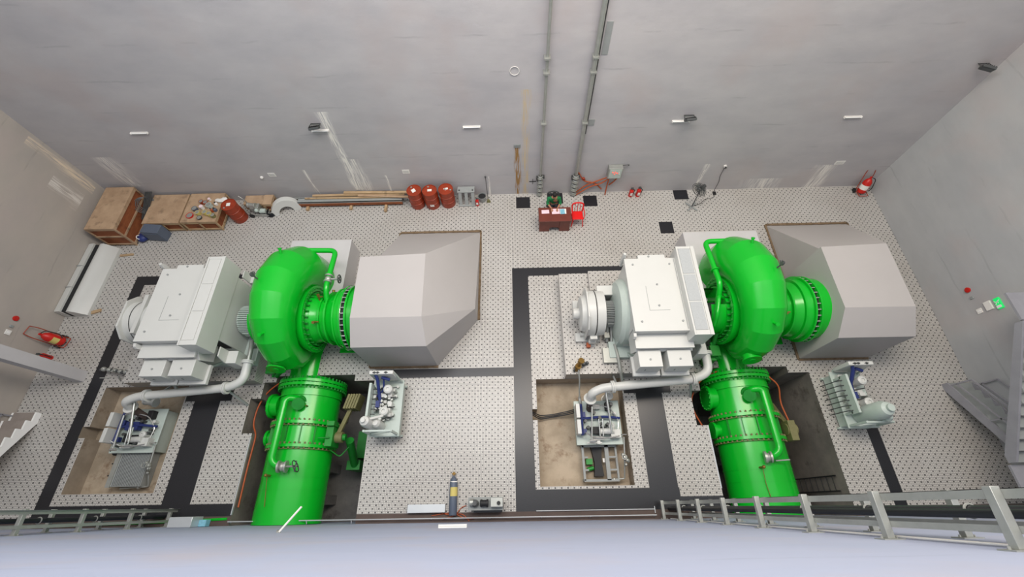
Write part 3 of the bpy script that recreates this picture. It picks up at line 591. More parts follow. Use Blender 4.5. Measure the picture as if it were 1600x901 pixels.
def pit_unit(ox, unit, label):
    u = lambda v: ox+v-(.3 if unit == 1 else 0); Z = PIT_Z
    t = thing('oil_pump_unit', label, 'hydraulic unit', (u(2.6), 2.2, Z), 'oil pump units in the pits')
    m = MB().box(u(1.85), u(3.2), 1.72, 3.0, Z, -.1); m.box(u(1.8), u(3.25), 1.68, 3.04, -.1, -.06); m.build('oil_tank', 'mint', t, bevel=.01)
    pn = MB(); bl = MB()
    for k in range(2): pn.box(u(1.80), u(1.92), 1.95+.48*k, 2.38+.48*k, .0, .42)
    pn.build('terminal_panel', 'white', t, bevel=.01)
    m = MB().tube(fil([(u(1.98), 1.95, .1), (u(2.0), 2.9, .12)], .1), .045, 8); m.tube(fil([(u(2.0), 2.45, .1), (u(2.7), 2.5, .12), (u(3.2), 2.45, .1)], .1), .04, 8); m.box(u(2.0), u(2.12), 2.0, 2.14, .0, .12); m.box(u(2.0), u(2.12), 2.5, 2.66, .0, .12)
    if unit == 1: m.box(u(2.2), u(2.6), 2.35, 2.6, -.05, .14)
    m.build('cable_duct', 'blue', t)
    m = MB(); motor(m, (u(2.9), 3.12, -.3), .55, .12) if unit == 2 else motor_h(m, (u(2.45), 3.3, .05), (u(2.85), 3.22, .05), .13); m.build('pump_motor', 'white', t)
    m = MB().box(u(2.25), u(2.75), 1.98, 2.2, -.06, .12); m.box(u(2.78), u(2.95), 2.7, 2.95, -.06, .15); m.build('heat_exchanger', 'black', t, bevel=.01)
    m = MB().box(u(2.85), u(3.15), 1.85, 2.1, -.06, .2); motor(m, (u(2.9), 2.2, -.05), .2, .09); m.cyl((u(2.5), 2.05, .15), (u(2.95), 2.05, .2), .09); m.box(u(2.28), u(2.62), 1.8, 1.9, .05, .16); m.cyl((u(3.05), 2.6, -.06), (u(3.05), 2.6, .12), .05); m.box(u(2.35), u(2.6), 2.75, 2.9, -.06, .12); m.build('filter_housing', 'white', t, bevel=.008)
    m = MB()
    m.tube([(u(2.72), 3.2, .75), (u(2.82), 1.95, .5)], .035, 10); m.tube([(u(2.3), 2.75, .45), (u(2.22), 1.75, .3)], .028, 10); m.tube([(u(2.62), 2.4, .3), (u(2.6), 1.9, .25)], .02, 8); m.tube([(u(2.5), 2.4, .3), (u(2.5), 1.9, .25)], .02, 8)
    m.tube(fil([(u(2.05), 2.0, .3), (u(2.35), 1.85, .2), (u(2.8), 1.85, .2), (u(3.1), 1.9, .2)], .1), .025, 8); m.tube(fil([(u(2.2), 2.8, .3), (u(2.5), 2.85, .3), (u(2.9), 2.75, .2), (u(3.15), 2.4, .1), (u(3.1), 2.1, .1)], .1), .018, 8)
    m.tube([(u(2.15), 1.75, .3), (u(2.35), 1.75, .3)], .04, 8); m.tube([(u(2.85), 1.95, .1), (u(3.35), 1.95, .1)], .022, 8)
    m.build('pipework', 'chrome', t)
    m = MB(); random.seed(ox)
    for k in range(14):
        x = u(2.1+.95*random.random()); y = 1.85+1.05*random.random(); h = .05+.15*random.random(); m.cyl((x, y, -.06), (x, y, h), .025+.03*random.random(), n=10); m.cyl((x, y, h), (x, y, h+.02), .05, n=10)
    m.build('fittings', 'dgrey', t)
    m = MB()                                   # return line with a valve cluster beside the unit
    m.tube(fil([(u(3.28), 1.9, .0), (u(3.24), 1.25, -.1), (u(3.22), .72, -.35), (u(2.3), .68, -.4)], .05), .025, 8)
    for (x, y, z, r) in ((3.24, 1.3, -.05, .09), (3.18, 1.38, -.02, .05), (3.3, 1.22, -.05, .06), (3.26, 1.1, -.1, .05), (2.9, .7, -.38, .06)): m.ball((u(x), y, z), r, 6)
    m.torus((u(3.2), 1.3, .08), (0, 0, 1), .07, .012, 14, 6); m.torus((u(3.33), 1.2, .0), (1, 0, 0), .06, .012, 14, 6); m.build('return_line', 'steel', t)
    m = MB()
    if unit == 2:
        for x in (2.0, 2.75): m.bar((u(x), .68, -.36), (u(x), 1.72, -.36), .07 if x < 2.5 else .12, .07)
        m.bar((u(3.05), .72, -.4), (u(3.05), 1.7, -.4), .06, .06)
        for y in (.68, 1.68): m.bar((u(1.98), y, -.36), (u(3.05), y, -.36), .07, .07)
        for y in (.98, 1.35): m.bar((u(2.0), y, -.38), (u(2.15), y, -.38), .05, .05); m.bar((u(2.8), y, -.38), (u(3.05), y, -.38), .05, .05)
        for x in (2.0, 3.05):
            for y in (.7, 1.68): m.bar((u(x), y, Z), (u(x), y, -.36), .07, .07)
        m.build('steel_frame', 'grey', t)
        m = MB().prism([(u(2.32), .8), (u(2.62), .8), (u(2.58), 1.2), (u(2.62), 1.66), (u(2.28), 1.66), (u(2.36), 1.2)], 'z', Z, -.42); m.build('black_cover', 'black', t)
        m = MB().box(u(2.1), u(2.3), 1.15, 1.32, Z, -.45); m.cyl((u(2.12), 1.0, -.5), (u(2.32), 1.05, -.5), .06); m.build('small_pump', 'green_dk', t)
        m = MB().bar((u(2.1), 1.72, .1), (u(2.55), 1.72, .12), .04, .04); m.box(u(2.4), u(2.5), 1.68, 1.78, .05, .16); m.build('handle_bar', 'white', t)
        MB().box(u(2.62), u(2.68), 1.2, 1.32, -.42, -.41).build('label_plate', 'paper', t)
    else:
        m.box(u(2.02), u(3.05), .72, 1.72, Z, -.22); bx = m.build('ribbed_tank', 'grey', t, bevel=.01); m = MB()
        for k in range(18): m.box(u(2.17+.05*k), u(2.18+.05*k), .74, 1.7, -.22, -.212)
        m.build('top_rib', 'dgrey', bx); MB().box(u(1.98), u(2.12), .7, 1.74, -.22, -.19).build('edge_trim', 'steel', bx)
        m = MB()
        for y in (1.05, 1.4): m.cyl((u(1.8), y, -.35), (u(2.02), y, -.35), .02)
        m.cyl((u(1.85), 1.75, -.3), (u(1.85), 1.75, -.05), .02); m.cyl((u(1.85), 1.75, -.3), (u(1.85), 1.75, -.26), .12); m.build('handle_pin', 'black', t)
    return t
pit_unit(-14.5, 1, 'oil pump unit with a ribbed grey tank, in the left concrete pit')
pit_unit(0, 2, 'oil pump unit with an open steel frame and black cover, in the right concrete pit')

# small valve standing at the pit edge and the level gauge near it
t = thing('oil_level_switch', 'brass and steel float valve on a pipe at the back edge of the right pit', 'valve', (1.95, 3.95, .5))
m = MB().cyl((1.9, 3.95, .5), (1.95, 3.98, .75), .1); m.lathe((1.97, 4.03, .92), (.3, .2, .9), [(0, .08), (.14, .1), (.15, .1)], 16); m.cyl((1.95, 3.98, .66), (1.97, 4.03, .96), .05); m.build('valve_body', 'brass', t)
m = MB().torus((1.84, 3.92, .6), (1, -.3, .2), .09, .02, 16, 6); m.ball((2.14, 4.08, .62), .08, 6); m.ball((2.26, 4.12, .58), .06, 6); m.build('handwheel', 'dgrey', t)
m = MB().tube(fil([(1.95, 3.9, .66), (1.98, 3.6, .5), (1.98, 3.3, .2), (2.0, 3.0, .0), (2.05, 2.8, -.05)], .1), .025, 8); m.cyl((1.99, 3.15, .05), (2.01, 2.95, .0), .05); m.build('feed_pipe', 'steel', t)
t = thing('manual_valve', 'dark valve with a handle at the back edge of the left pit', 'valve', (-13.6, 4.2, 0))
m = MB().tube(fil([(-14.2, 4.35, .15), (-13.7, 4.3, .3), (-13.1, 4.15, .3), (-12.8, 4.1, .3)], .1), .05, 10); m.build('pipe', 'dgrey', t)
m = MB(); 
for k in range(6): m.ball((-13.95+.2*k, 4.32-.03*k, .3), .08, 6)
m.cyl((-13.9, 4.0, .35), (-13.55, 4.0, .35), .02); m.build('fittings', 'steel', t)
m = MB().cyl((-13.55, 4.25, .0), (-13.5, 4.2, .45), .03); m.cyl((-13.62, 3.9, -.3), (-13.45, 4.1, .2), .025); m.build('drop_pipe', 'steel', t)

def floor_unit(ox, unit, label):
    t = thing('hydraulic_power_unit', label, 'hydraulic unit', (ox+10.3, 2.8, 0), 'hydraulic power units beside the trenches')
    u = lambda v: ox+v-(.0 if unit == 2 else .02)
    m = MB().box(u(10.0), u(10.78), 2.05, 3.6, .08, .52); m.box(u(9.92), u(10.86), 1.95, 3.68, .52, .56); m.box(u(9.95), u(10.85), 2.0, 2.06, .0, .12); m.box(u(9.95), u(10.85), 3.55, 3.62, 0, .12); m.build('oil_tank', 'mint', t, bevel=.01)
    m = MB().box(u(9.95), u(10.02), 2.3, 3.45, .85, 1.15); m.bar((u(9.98), 2.35, .56), (u(9.98), 2.35, .9), .06, .06); m.bar((u(9.98), 3.4, .56), (u(9.98), 3.4, .9), .06, .06); m.build('valve_rail', 'mint', t)
    # instrument panel at the far end
    m = MB().box(u(9.98), u(10.72), 3.64, 3.76, .7, 1.42); pn = m.build('instrument_panel', 'white', t, bevel=.02)
    m = MB()
    for x in (10.15, 10.25, 10.5): m.torus((u(x), 3.69, 1.42), (0, 1, 0), .05, .012, 12, 6); m.box(u(x)-.02, u(x)+.02, 3.66, 3.72, 1.42, 1.45)
    m.build('cable_gland', 'dgrey', pn)
    m = MB().bar((u(10.05), 3.7, .56), (u(10.05), 3.7, .8), .06, .06); m.bar((u(10.68), 3.7, .2), (u(10.68), 3.7, .8), .06, .06); m.bar((u(10.8), 3.6, .56), (u(10.7), 3.72, 1.3), .05, .05); m.build('panel_leg', 'mint', t)
    m = MB().tube(fil([(u(10.15), 3.66, 1.3), (u(10.2), 3.55, 1.2), (u(10.2), 3.2, .9), (u(10.25), 2.9, .8)], .1), .05, 8); m.tube(fil([(u(10.3), 3.62, 1.15), (u(10.55), 3.55, 1.1)], .05), .05, 8)
    m.box(u(10.15), u(10.27), 2.75, 2.95, .6, .95); m.tube(fil([(u(10.35), 3.62, 1.1), (u(10.33), 3.3, .85), (u(10.1), 3.1, .8)], .1), .03, 8); m.build('cable_duct', 'blue', t)
    m = MB(); motor(m, (u(10.5), 3.28, .56), .42, .12); motor(m, (u(10.45), 2.62, .56), .42, .12); o = m.build('pump_motor', 'white', t)
    # accumulator tank
    if unit == 1:
        m = MB().lathe((u(10.08), 2.25, .56), (0, 0, 1), [(0, .1), (.08, .16), (.85, .16), (.98, .13), (1.02, .06), (1.1, .06)], 24); m.bar((u(10.1), 2.28, 1.5), (u(10.5), 2.45, 1.2), .06, .03); m.lathe((u(10.3), 2.25, .56), (0, 0, 1), [(0, .13), (.6, .13), (.68, .08)], 24)
    else:
        m = MB().lathe((u(10.35), 2.3, .56), (0, 0, 1), [(0, .2), (.1, .24), (1.0, .24), (1.15, .18), (1.2, .1), (1.28, .1)], 28); m.lathe((u(10.55), 2.12, .56), (0, 0, 1), [(0, .12), (.8, .12), (.9, .06)], 20)
    m.build('accumulator', 'mint' if unit == 2 else 'white', t)
    m = MB().bar((u(9.98), 2.02, .56), (u(10.0), 2.02, 1.25), .06, .06); m.bar((u(10.8), 2.02, .1), (u(10.78), 2.02, 1.2), .06, .06); m.bar((u(9.98), 2.02, 1.2), (u(10.78), 2.02, 1.2), .05, .06); m.bar((u(9.98), 2.02, .6), (u(10.75), 2.02, 1.1), .05, .03); m.build('guard_frame', 'mint', t)
    m = MB(); random.seed(11+unit)
    for k in range(44):
        x = u(10.05+.65*random.random()); y = 2.4+1.1*random.random(); h = .6+.28*random.random(); m.cyl((x, y, .56), (x, y, h), .02+.03*random.random(), n=10); m.cyl((x, y, h), (x, y, h+.03), .045, n=10)
    m.build('fittings', 'steel', t)
    m = MB(); random.seed(5+unit)
    for k in range(22):
        y = 2.35+1.1*random.random(); x = u(10.02+.5*random.random()); m.box(x, x+.09+.08*random.random(), y, y+.08+.06*random.random(), .56, .68+.2*random.random())
    m.build('valve_block', 'white', t, bevel=.006)
    m = MB()
    for k in range(7):
        y = 2.4+.15*k; m.tube(fil([(u(10.15), y, .9), (u(9.9), y, .95), (u(9.82), y, .8), (u(9.75), y, .2 if unit == 2 else .5)], .06), .014, 8)
    for k in range(4): m.tube([(u(10.1), 2.4+.3*k, .8), (u(10.7), 2.5+.3*k, .75)], .016, 8)
    m.build('hydraulic_hoses', 'dgrey', t)
    return t
floor_unit(-14.5, 1, 'hydraulic power unit with a slim white accumulator, beside the left trench')
floor_unit(0, 2, 'hydraulic power unit with a big grey-green accumulator, on the tiles right of the right trench')

# ------------------------------------------------------------------ crates and stores along the back wall
def crate(c0, c1, h, label, panels=2, side='ply_dk', top='ply'):
    x0, y0 = c0; x1, y1 = c1; t = thing('wooden_crate', label, 'crate', ((x0+x1)/2, (y0+y1)/2, 0), 'wooden crates by the back wall')
    MB().box(x0+.04, x1-.04, y0+.04, y1-.04, .1, h-.04).build('side_panels', side, t)
    MB().box(x0, x1, y0, y1, h-.04, h).build('lid', top, t, bevel=.005)
    m = MB()
    for x in (x0+.003, x1-.063):
        for y in (y0+.003, y1-.063): m.box(x, x+.06, y, y+.06, 0, h-.042)
    for (a, b) in ((.06, .14), (h-.13, h-.041)): m.box(x0, x1, y0, y0+.04, a, b); m.box(x0, x1, y1-.04, y1, a, b); m.box(x0+.001, x0+.04, y0+.041, y1-.041, a, b); m.box(x1-.04, x1-.001, y0+.041, y1-.041, a, b)
    for k in range(1, panels): xx = x0+(x1-x0)*k/panels; m.box(xx-.03, xx+.03, y0, y0+.04, .1, h-.1)
    if h > .9: m.box(x0, x1, y0, y0+.045, h*.5, h*.5+.07); m.box(x1-.045, x1-.001, y0+.05, y1-.05, h*.5, h*.5+.06)
    m.box(x0+.1, x1-.1, y0+.1, y0+.2, 0, .1); m.box(x0+.1, x1-.1, y1-.2, y1-.1, 0, .1)
    m.build('frame', 'timber' if h < .9 else 'ply', t)
    return t
crate((-16.2, 9.48), (-15.08, 11.5), 1.15, 'tall plywood crate with orange-brown sides in the far left corner', 1)
crate((-14.72, 10.12), (-13.26, 11.55), .58, 'low plywood crate with a bare lid, behind the blue-grey cabinet')
crate((-13.18, 10.12), (-11.78, 11.55), .6, 'low plywood crate with tins and bottles scattered on its lid')
crate((-11.1, 11.15), (-10.15, 11.6), .35, 'small pale crate against the back wall behind the pump cart', 1)
t = crate((-10.2, 11.0), (-9.85, 11.5), .5, 'small open orange wooden box beside the bucket at the wall', 1)
t = thing('metal_cabinet', 'blue-grey metal cabinet lying on the floor in front of the low crates', 'cabinet', (-14.2, 9.9, 0))
Rz = Matrix.Rotation(math.radians(-6), 3, 'Z')
MB().box(-14.62, -13.9, 9.68, 10.08, .0, .58, R=Rz).build('body', 'bluegrey', t, bevel=.01)
MB().box(-14.60, -13.92, 9.66, 9.69, .05, .5, R=Rz, c=(-14.26, 9.88, .3)).build('door', 'bluegrey', t, bevel=.004)
t = thing('tarpaulin_bag', 'dark blue bag lying between the tall crate and the blue-grey cabinet', 'bag', (-14.85, 9.75, 0))
m = MB().ball((-14.86, 9.78, .14), .18, 10, (1.1, 1.2, .8)); m.build('bag_body', 'blue', t); m = MB().torus((-14.9, 9.7, .26), (1, 0, 1), .08, .015, 16, 6); m.build('handle', 'paper', t)
t = thing('steel_strap_coil', 'coil and bundle of steel straps wedged between two crates', 'coil', (-14.8, 11.0, 0))
m = MB()
for k in range(4): m.torus((-14.9+.03*k, 11.0+.03*k, .62), (.8, -.5, .9), .32-.02*k, .012, 32, 6)
m.build('coil', 'dgrey', t); m = MB()
for k in range(6): m.bar((-15.02+.05*k, 10.5, .35), (-14.86+.05*k, 11.5, .85), .035, .02)
m.build('strap_bundle', 'dgrey', t)

# tins and bottles on the third crate, each its own thing
items = [(-12.85, 10.42, 'red', .13, .06, 'flat red tin at the front corner of the crate lid', 'tin'), (-12.72, 10.72, 'bluegrey', .10, .12, 'blue-grey tin at the edge of the crate lid', 'tin'),
 (-12.52, 10.50, 'yellow', .085, .14, 'yellow-green tin beside the flat red tin', 'tin'), (-12.42, 10.30, 'dgrey', .09, .07, 'flat dark tin at the front of the crate lid', 'tin'),
 (-12.45, 10.78, 'paper', .07, .16, 'white tin with a pink lid beside the rust-red tins', 'tin'), (-12.55, 11.05, 'drum', .08, .14, 'rust-red tin at the back of the cluster', 'tin'),
 (-12.38, 11.02, 'drum', .09, .12, 'rust-red tin with a white rim next to its twin', 'tin'), (-12.18, 10.86, 'mint', .11, .15, 'large pale green tin in the middle of the cluster', 'tin'),
 (-12.22, 10.5, 'yellow', .09, .16, 'yellow labelled tin, first of the pair in front', 'tin'), (-12.02, 10.42, 'yellow', .09, .17, 'yellow labelled tin, second of the pair in front', 'tin'),
 (-11.88, 10.36, 'olive', .085, .13, 'olive tin at the corner near the red drum', 'tin'), (-11.9, 10.66, 'bluegrey', .07, .15, 'blue-grey bottle beside the white rags', 'bottle'),
 (-12.0, 10.62, 'orange', .05, .18, 'small orange bottle amid the tins', 'bottle'), (-11.95, 10.95, 'paper', .06, .14, 'slim white bottle behind the blue-grey one', 'bottle'), (-12.3, 11.2, 'paper', .05, .1, 'tiny white pot at the back of the tins', 'pot')]
for (x, y, mt, r, h, lab, cat) in items:
    t = thing({'tin': 'paint_tin', 'bottle': 'bottle', 'pot': 'paint_tin'}[cat], lab, cat, (x, y, .6), 'tins and bottles on the crate')
    if cat == 'bottle': MB().lathe((x, y, .6), (0, 0, 1), [(0, r), (h*.7, r), (h*.85, r*.4), (h, r*.4)], 16).build('bottle_body', mt, t); MB().cyl((x, y, .6+h), (x, y, .63+h), r*.5, n=10).build('cap', 'dgrey', t)
    else: MB().lathe((x, y, .6), (0, 0, 1), [(0, r), (h-.01, r), (h-.01, r*1.06), (h, r*1.06), (h, r*.9), (h-.012, r*.9)], 20, caps=False).add([(x, y, .6)], []).build('can_body', mt, t); MB().cyl((x, y, .6+h-.013), (x, y, .6+h-.004), r*.9, n=20).build('lid', 'steel' if mt != 'paper' else 'pink', t)
m = MB()
m.ball((-11.78, 11.12, .66), .12, 8, (1.7, .8, .5)); m.ball((-11.68, 11.18, .67), .09, 8, (1.4, 1, .6)); m.ball((-11.95, 11.15, .65), .09, 8, (1.2, .9, .5))
tag(m.build('cleaning_rags', 'paper', None), 'crumpled white rags on the crate lid behind the tins', 'rags')

def oil_drum(x, y, label, papers, ang=0):
    t = thing('oil_drum', label, 'drum', (x, y, 0), 'rust-red oil drums')
    b = MB().lathe((x, y, 0), (0, 0, 1), [(0, .285), (.02, .292), (.28, .285), (.29, .298), (.31, .298), (.32, .285), (.57, .285), (.58, .298), (.60, .298), (.61, .285), (.86, .285), (.87, .293), (.885, .293), (.885, .275), (.865, .275), (.865, 0)], 40, caps=False).build('drum_body', 'drum', t)
    m = MB().cyl((x+.2*math.cos(ang), y+.2*math.sin(ang), .865), (x+.2*math.cos(ang), y+.2*math.sin(ang), .885), .035, n=12); m.build('bung_cap', 'steel', t)
    for (px, py, sx, sy, a) in papers:
        MB().box(x+px-sx/2, x+px+sx/2, y+py-sy/2, y+py+sy/2, .866, .869, R=Matrix.Rotation(a, 3, 'Z')).build('top_label', 'paper', t)
    return t
d1 = oil_drum(-3.98, 11.22, 'rust-red oil drum at the end of the plank pile, tilted square label on top', [(-.02, .0, .15, .17, .6)], 2.2)
oil_drum(-3.36, 11.2, 'rust-red oil drum in the middle of the three, with labels on lid and side', [(0, .02, .17, .11, .05)], 1.9)
oil_drum(-2.72, 11.25, 'rust-red oil drum beside the grey steel stand, with scraps on its lid', [(.02, .03, .14, .09, .3), (-.03, .0, .05, .12, .9)], -.2)
MB().add([], [])
oil_drum(-11.25, 10.72, 'rust-red oil drum standing alone between the crate of tins and the pump cart', [(-.02, .02, .15, .15, .1)], 4)
for (x, y, z, w) in ((-3.33, 10.905, .22, .16),):
    tag(MB().box(x-w/2, x+w/2, y, y+.004, z, z+.12).build('paper_label', 'paper'), 'white paper label stuck low on the middle drum', 'label')

t = thing('pump_cart', 'small wheeled engine pump with levers beside the lone red drum', 'pump', (-10.55, 11.0, 0))
m = MB().bar((-10.9, 10.8, .1), (-10.05, 10.75, .1), .03, .03); m.bar((-10.9, 11.2, .1), (-10.1, 11.2, .1), .03, .03); m.bar((-10.9, 10.8, .1), (-10.9, 11.2, .1), .03, .03); m.bar((-10.1, 10.78, .1), (-10.1, 11.2, .1), .03, .03); m.tube(fil([(-10.85, 10.82, .1), (-10.95, 10.85, .6), (-11.1, 10.95, .75)], .1), .018, 8); m.tube(fil([(-10.85, 11.18, .1), (-10.95, 11.2, .6), (-11.1, 11.25, .75)], .1), .018, 8); m.build('frame', 'steel', t)
m = MB().box(-10.75, -10.4, 10.9, 11.15, .12, .4); motor_h(m, (-10.85, 11.05, .42), (-10.5, 11.0, .42), .1); m.build('engine', 'steel', t, bevel=.01)
m = MB(); m.cyl((-10.45, 10.95, .15), (-10.2, 10.95, .15), .1); m.ball((-10.5, 10.86, .3), .08, 6); m.build('pump_head', 'mint', t)
for y in (10.74, 11.26): MB().cyl((-10.75, y-.02, .1), (-10.75, y+.02, .1), .1, n=20).build('wheel', 'black', t)
m = MB()
for k in range(5): m.torus((-10.0, 10.92, .05+.03*k), (0, 0, 1), .2-.012*k, .018, 28, 6)
tag(m.build('cable_coil', 'cable'), 'coiled black hose lying beside the pump cart', 'hose')
t = thing('bucket', 'grey bucket with a dark inside, left of the standing white ring', 'bucket', (-10.02, 11.3, 0))
MB().lathe((-10.0, 11.35, 0), (0, 0, 1), [(0, 0), (0, .13), (.26, .16), (.26, .145), (.03, .12), (.03, 0)], 24, caps=False).build('pail', 'grey', t); MB().torus((-10.0, 11.35, .26), (0, .4, 1), .15, .008, 20, 6, 0, PI).build('handle', 'dgrey', t)
# grey-white arched ring leaning against the wall
t = thing('machine_ring', 'large off-white half ring standing upright on the floor by the back wall', 'ring', (-9.35, 11.15, 0))
m = MB(); n = 28; vs = []; fs = []
cR = Vector((-9.42, 11.02, 0)); ax = Vector((-.35, 1, 0)).normalized(); hx = Vector((1, .35, 0)).normalized()
for k in range(n+1):
    a = PI*k/n
    for (r, dd) in ((.6, -.1), (.6, .1), (.3, .1), (.3, -.1)): vs.append(cR+hx*math.cos(a)*r+Vector((0, .3, .95))*math.sin(a)*r+ax*dd)
for k in range(n):
    for j in range(4): fs.append((k*4+j, k*4+(j+1) % 4, k*4+4+(j+1) % 4, k*4+4+j))
fs += [(0, 1, 2, 3), (n*4+3, n*4+2, n*4+1, n*4)]; m.add(vs, fs); m.build('ring_body', 'white', t, bevel=.01)
# planks, pipes and channel on sleepers
def long(nm, a, b, w, h, mt, lab, cat, grp=None): return tag(MB().bar(a, b, w, h).build(nm, mt), lab, cat, grp)
for k, x in enumerate((-8.55, -6.75, -5.3)):
    o = MB().box(x-.05, x+.05, 10.85 if k == 2 else 11.0, 11.5, 0, .1).build('timber_sleeper', 'timber'); tag(o, ['short timber sleeper under the channel, by the ring end', 'short timber sleeper under the middle of the channel', 'timber sleeper sticking out furthest from under the channel'][k], 'timber', 'sleepers under the channel')
t = thing('steel_channel', 'long grey steel channel beam resting on three timber sleepers', 'beam', (-6.7, 11.32, .1))
m = MB().box(-8.9, -4.6, 11.2, 11.44, .28, .31); m.box(-8.9, -4.6, 11.2, 11.22, .1, .31); m.box(-8.9, -4.6, 11.42, 11.44, .1, .31); m.build('channel', 'grey', t); MB().box(-8.9, -4.6, 11.17, 11.2, .1, .22).build('rusty_edge', 'ply_dk', t)
pl = [((-8.3, 11.5, .36), (-4.5, 11.5, .36), .1, .05, 'timber', 'pale timber plank lying along the wall on top of the pile'), ((-7.0, 11.58, .42), (-4.1, 11.52, .42), .12, .05, 'timber', 'short pale plank topmost against the wall'),
      ((-8.6, 11.38, .34), (-4.0, 11.36, .34), .07, .04, 'timber', 'thin timber batten laid on the grey channel'), ((-6.4, 11.44, .40), (-4.2, 11.3, .39), .1, .03, 'ply', 'weathered plank crossing the pile at a slight angle')]
for (a, b, w_, h_, mt, lab) in pl: long('timber_plank', a, b, w_, h_, mt, lab, 'plank', 'planks along the wall')
pp = [((-9.6, 11.58, .12), (-8.2, 11.58, .14), .035, 'long grey pipe nearest the wall behind the ring'), ((-9.5, 11.5, .05), (-8.1, 11.48, .06), .03, 'grey pipe lying low behind the ring')]
for (a, b, r, lab) in pp: tag(MB().cyl(a, b, r).build('steel_pipe', 'grey'), lab, 'pipe', 'pipes behind the ring')
t = thing('steel_stand', 'grey steel stand with three legs beside the drums', 'stand', (-2.0, 11.3, 0))
m = MB().box(-2.3, -1.6, 11.3, 11.6, .55, .6); m.build('top_plate', 'grey', t, bevel=.01)
for x in (-2.2, -1.95, -1.68): MB().bar((x, 11.12, .0), (x, 11.34, .56), .13, .05).build('leg', 'grey', t)
MB().box(-2.3, -1.6, 11.05, 11.12, 0, .04).build('foot_rail', 'grey', t)
for x in (-2.22, -1.68): MB().cyl((x, 11.4, .6), (x, 11.4, .63), .03, n=10).build('bolt', 'dgrey', t)
t = thing('hand_fire_extinguisher', 'small red fire extinguisher between the steel stand and the bucket', 'fire extinguisher', (-1.5, 11.1, 0))
MB().lathe((-1.52, 11.12, 0), (0, 0, 1), [(0, .07), (.3, .07), (.36, .03), (.4, .03)], 18).build('cylinder', 'red', t); MB().box(-1.56, -1.48, 11.045, 11.052, .1, .22).build('label', 'paper', t); MB().box(-1.55, -1.48, 11.09, 11.14, .39, .44).build('valve_head', 'dgrey', t)
t = thing('bucket', 'off-white bucket full of dark liquid beside the small extinguisher', 'bucket', (-1.32, 11.35, 0))
MB().lathe((-1.32, 11.35, 0), (0, 0, 1), [(0, 0), (0, .13), (.3, .17), (.3, .16), (.25, .155)], 24, caps=False).build('pail', 'grey', t); MB().cyl((-1.32, 11.35, .24), (-1.32, 11.35, .25), .155).build('contents', 'black', t)
t = thing('broom', 'broom leaning against the back wall beside the bucket', 'broom', (-1.1, 11.4, 0))
MB().cyl((-1.08, 11.3, .1), (-1.12, 11.58, 1.15), .014).build('handle', 'dgrey', t); MB().ball((-1.12, 11.58, 1.15), .04, 6).build('knob', 'dgrey', t); MB().prism([(-1.14, 0), (-.98, 0), (-1.04, .14), (-1.1, .14)], 'y', 11.22, 11.3).build('brush', 'olive', t)

# long white sheet-metal housing against the side wall
t = thing('sheet_metal_housing', 'long white sheet-metal housing with a dark slot, lying along the side wall', 'housing', (-16.1, 7.85, 0))
MB().prism([(-16.53, 0), (-16.53, .46), (-16.3, .5), (-16.3, 0)], 'y', 6.42, 9.3).build('rear_section', 'white', t, bevel=.005)
MB().prism([(-16.3, 0), (-16.3, .42), (-16.14, .40), (-16.14, 0)], 'y', 6.44, 9.28).build('dark_slot', 'black', t)
MB().prism([(-16.14, 0), (-16.14, .42), (-16.06, .47), (-15.96, .46), (-15.88, .40), (-15.62, .12), (-15.62, 0)], 'y', 6.42, 9.3).build('front_section', 'white', t, sharp=45, bevel=.005)
for y in (7.4, 8.3): MB().box(-16.53, -16.3, y-.006, y+.006, .42, .51, R=Matrix.Rotation(0, 3, 'X')).build('joint_line', 'grey', t)
tag(MB().bar((-15.55, 9.0, .03), (-15.05, 9.05, .03), .08, .05).build('timber_offcut', 'timber'), 'pale timber offcut beside the far end of the white housing', 'timber')
tag(MB().bar((-15.6, 6.55, .03), (-15.3, 6.65, .03), .12, .05).build('timber_offcut', 'timber'), 'pale timber offcut beside the near end of the white housing', 'timber')

# ------------------------------------------------------------------ desk, person, chair, floor covers
for (x0, x1, y0, y1, lab) in ((.08, .65, 10.9, 11.46, 'black square floor cover left of the desk'), (1.42, 2.02, 11.1, 11.64, 'black square floor cover behind the seated person'), (2.86, 3.42, 10.92, 11.46, 'black square floor cover right of the red chair'),
        (6.62, 7.2, 11.16, 11.64, 'black square floor cover beside the pedestal fan'), (5.76, 6.3, 9.5, 10.05, 'black square floor cover alone in the open floor behind the generator')):
    tag(MB().box(x0, x1, y0, y1, 0, .012).build('floor_cover', 'granite', bevel=.003), lab, 'floor cover', 'black square floor covers')
t = thing('office_desk', 'dark brown wooden desk with papers on it, near the back wall', 'desk', (1.55, 10.0, 0))
MB().box(.93, 2.18, 9.66, 10.32, .71, .75).build('desktop', 'desk', t, bevel=.008)
MB().box(.96, 1.36, 9.72, 10.28, 0, .71).build('pedestal', 'desk', t, bevel=.004); MB().box(1.75, 2.15, 9.72, 10.28, 0, .71).build('pedestal', 'desk', t, bevel=.004)
MB().prism([(1.36, .16), (1.44, .24), (1.67, .24), (1.75, .16), (1.75, .71), (1.36, .71)], 'y', 9.74, 9.78).build('modesty_panel', 'desk', t)
for i, z in enumerate((.1, .32, .53)): MB().box(1.0, 1.32, 10.28, 10.295, z, z+.17).build('drawer', 'desk', t)
tag(MB().box(1.05, 1.34, 10.03, 10.2, .75, .758, R=Matrix.Rotation(.02, 3, 'Z')).build('paper_sheet', 'pink'), 'pale pink paper at the empty end of the desk', 'paper', 'papers on the desk')
tag(MB().box(1.44, 1.74, 10.0, 10.24, .75, .765, R=Matrix.Rotation(.04, 3, 'Z')).build('open_notebook', 'pink'), 'open white notebook in front of the seated person', 'notebook')
tag(MB().box(1.755, 2.0, 10.0, 10.24, .75, .758).build('paper_sheet', 'paper'), 'white sheet lying under the light blue booklet', 'paper', 'papers on the desk')
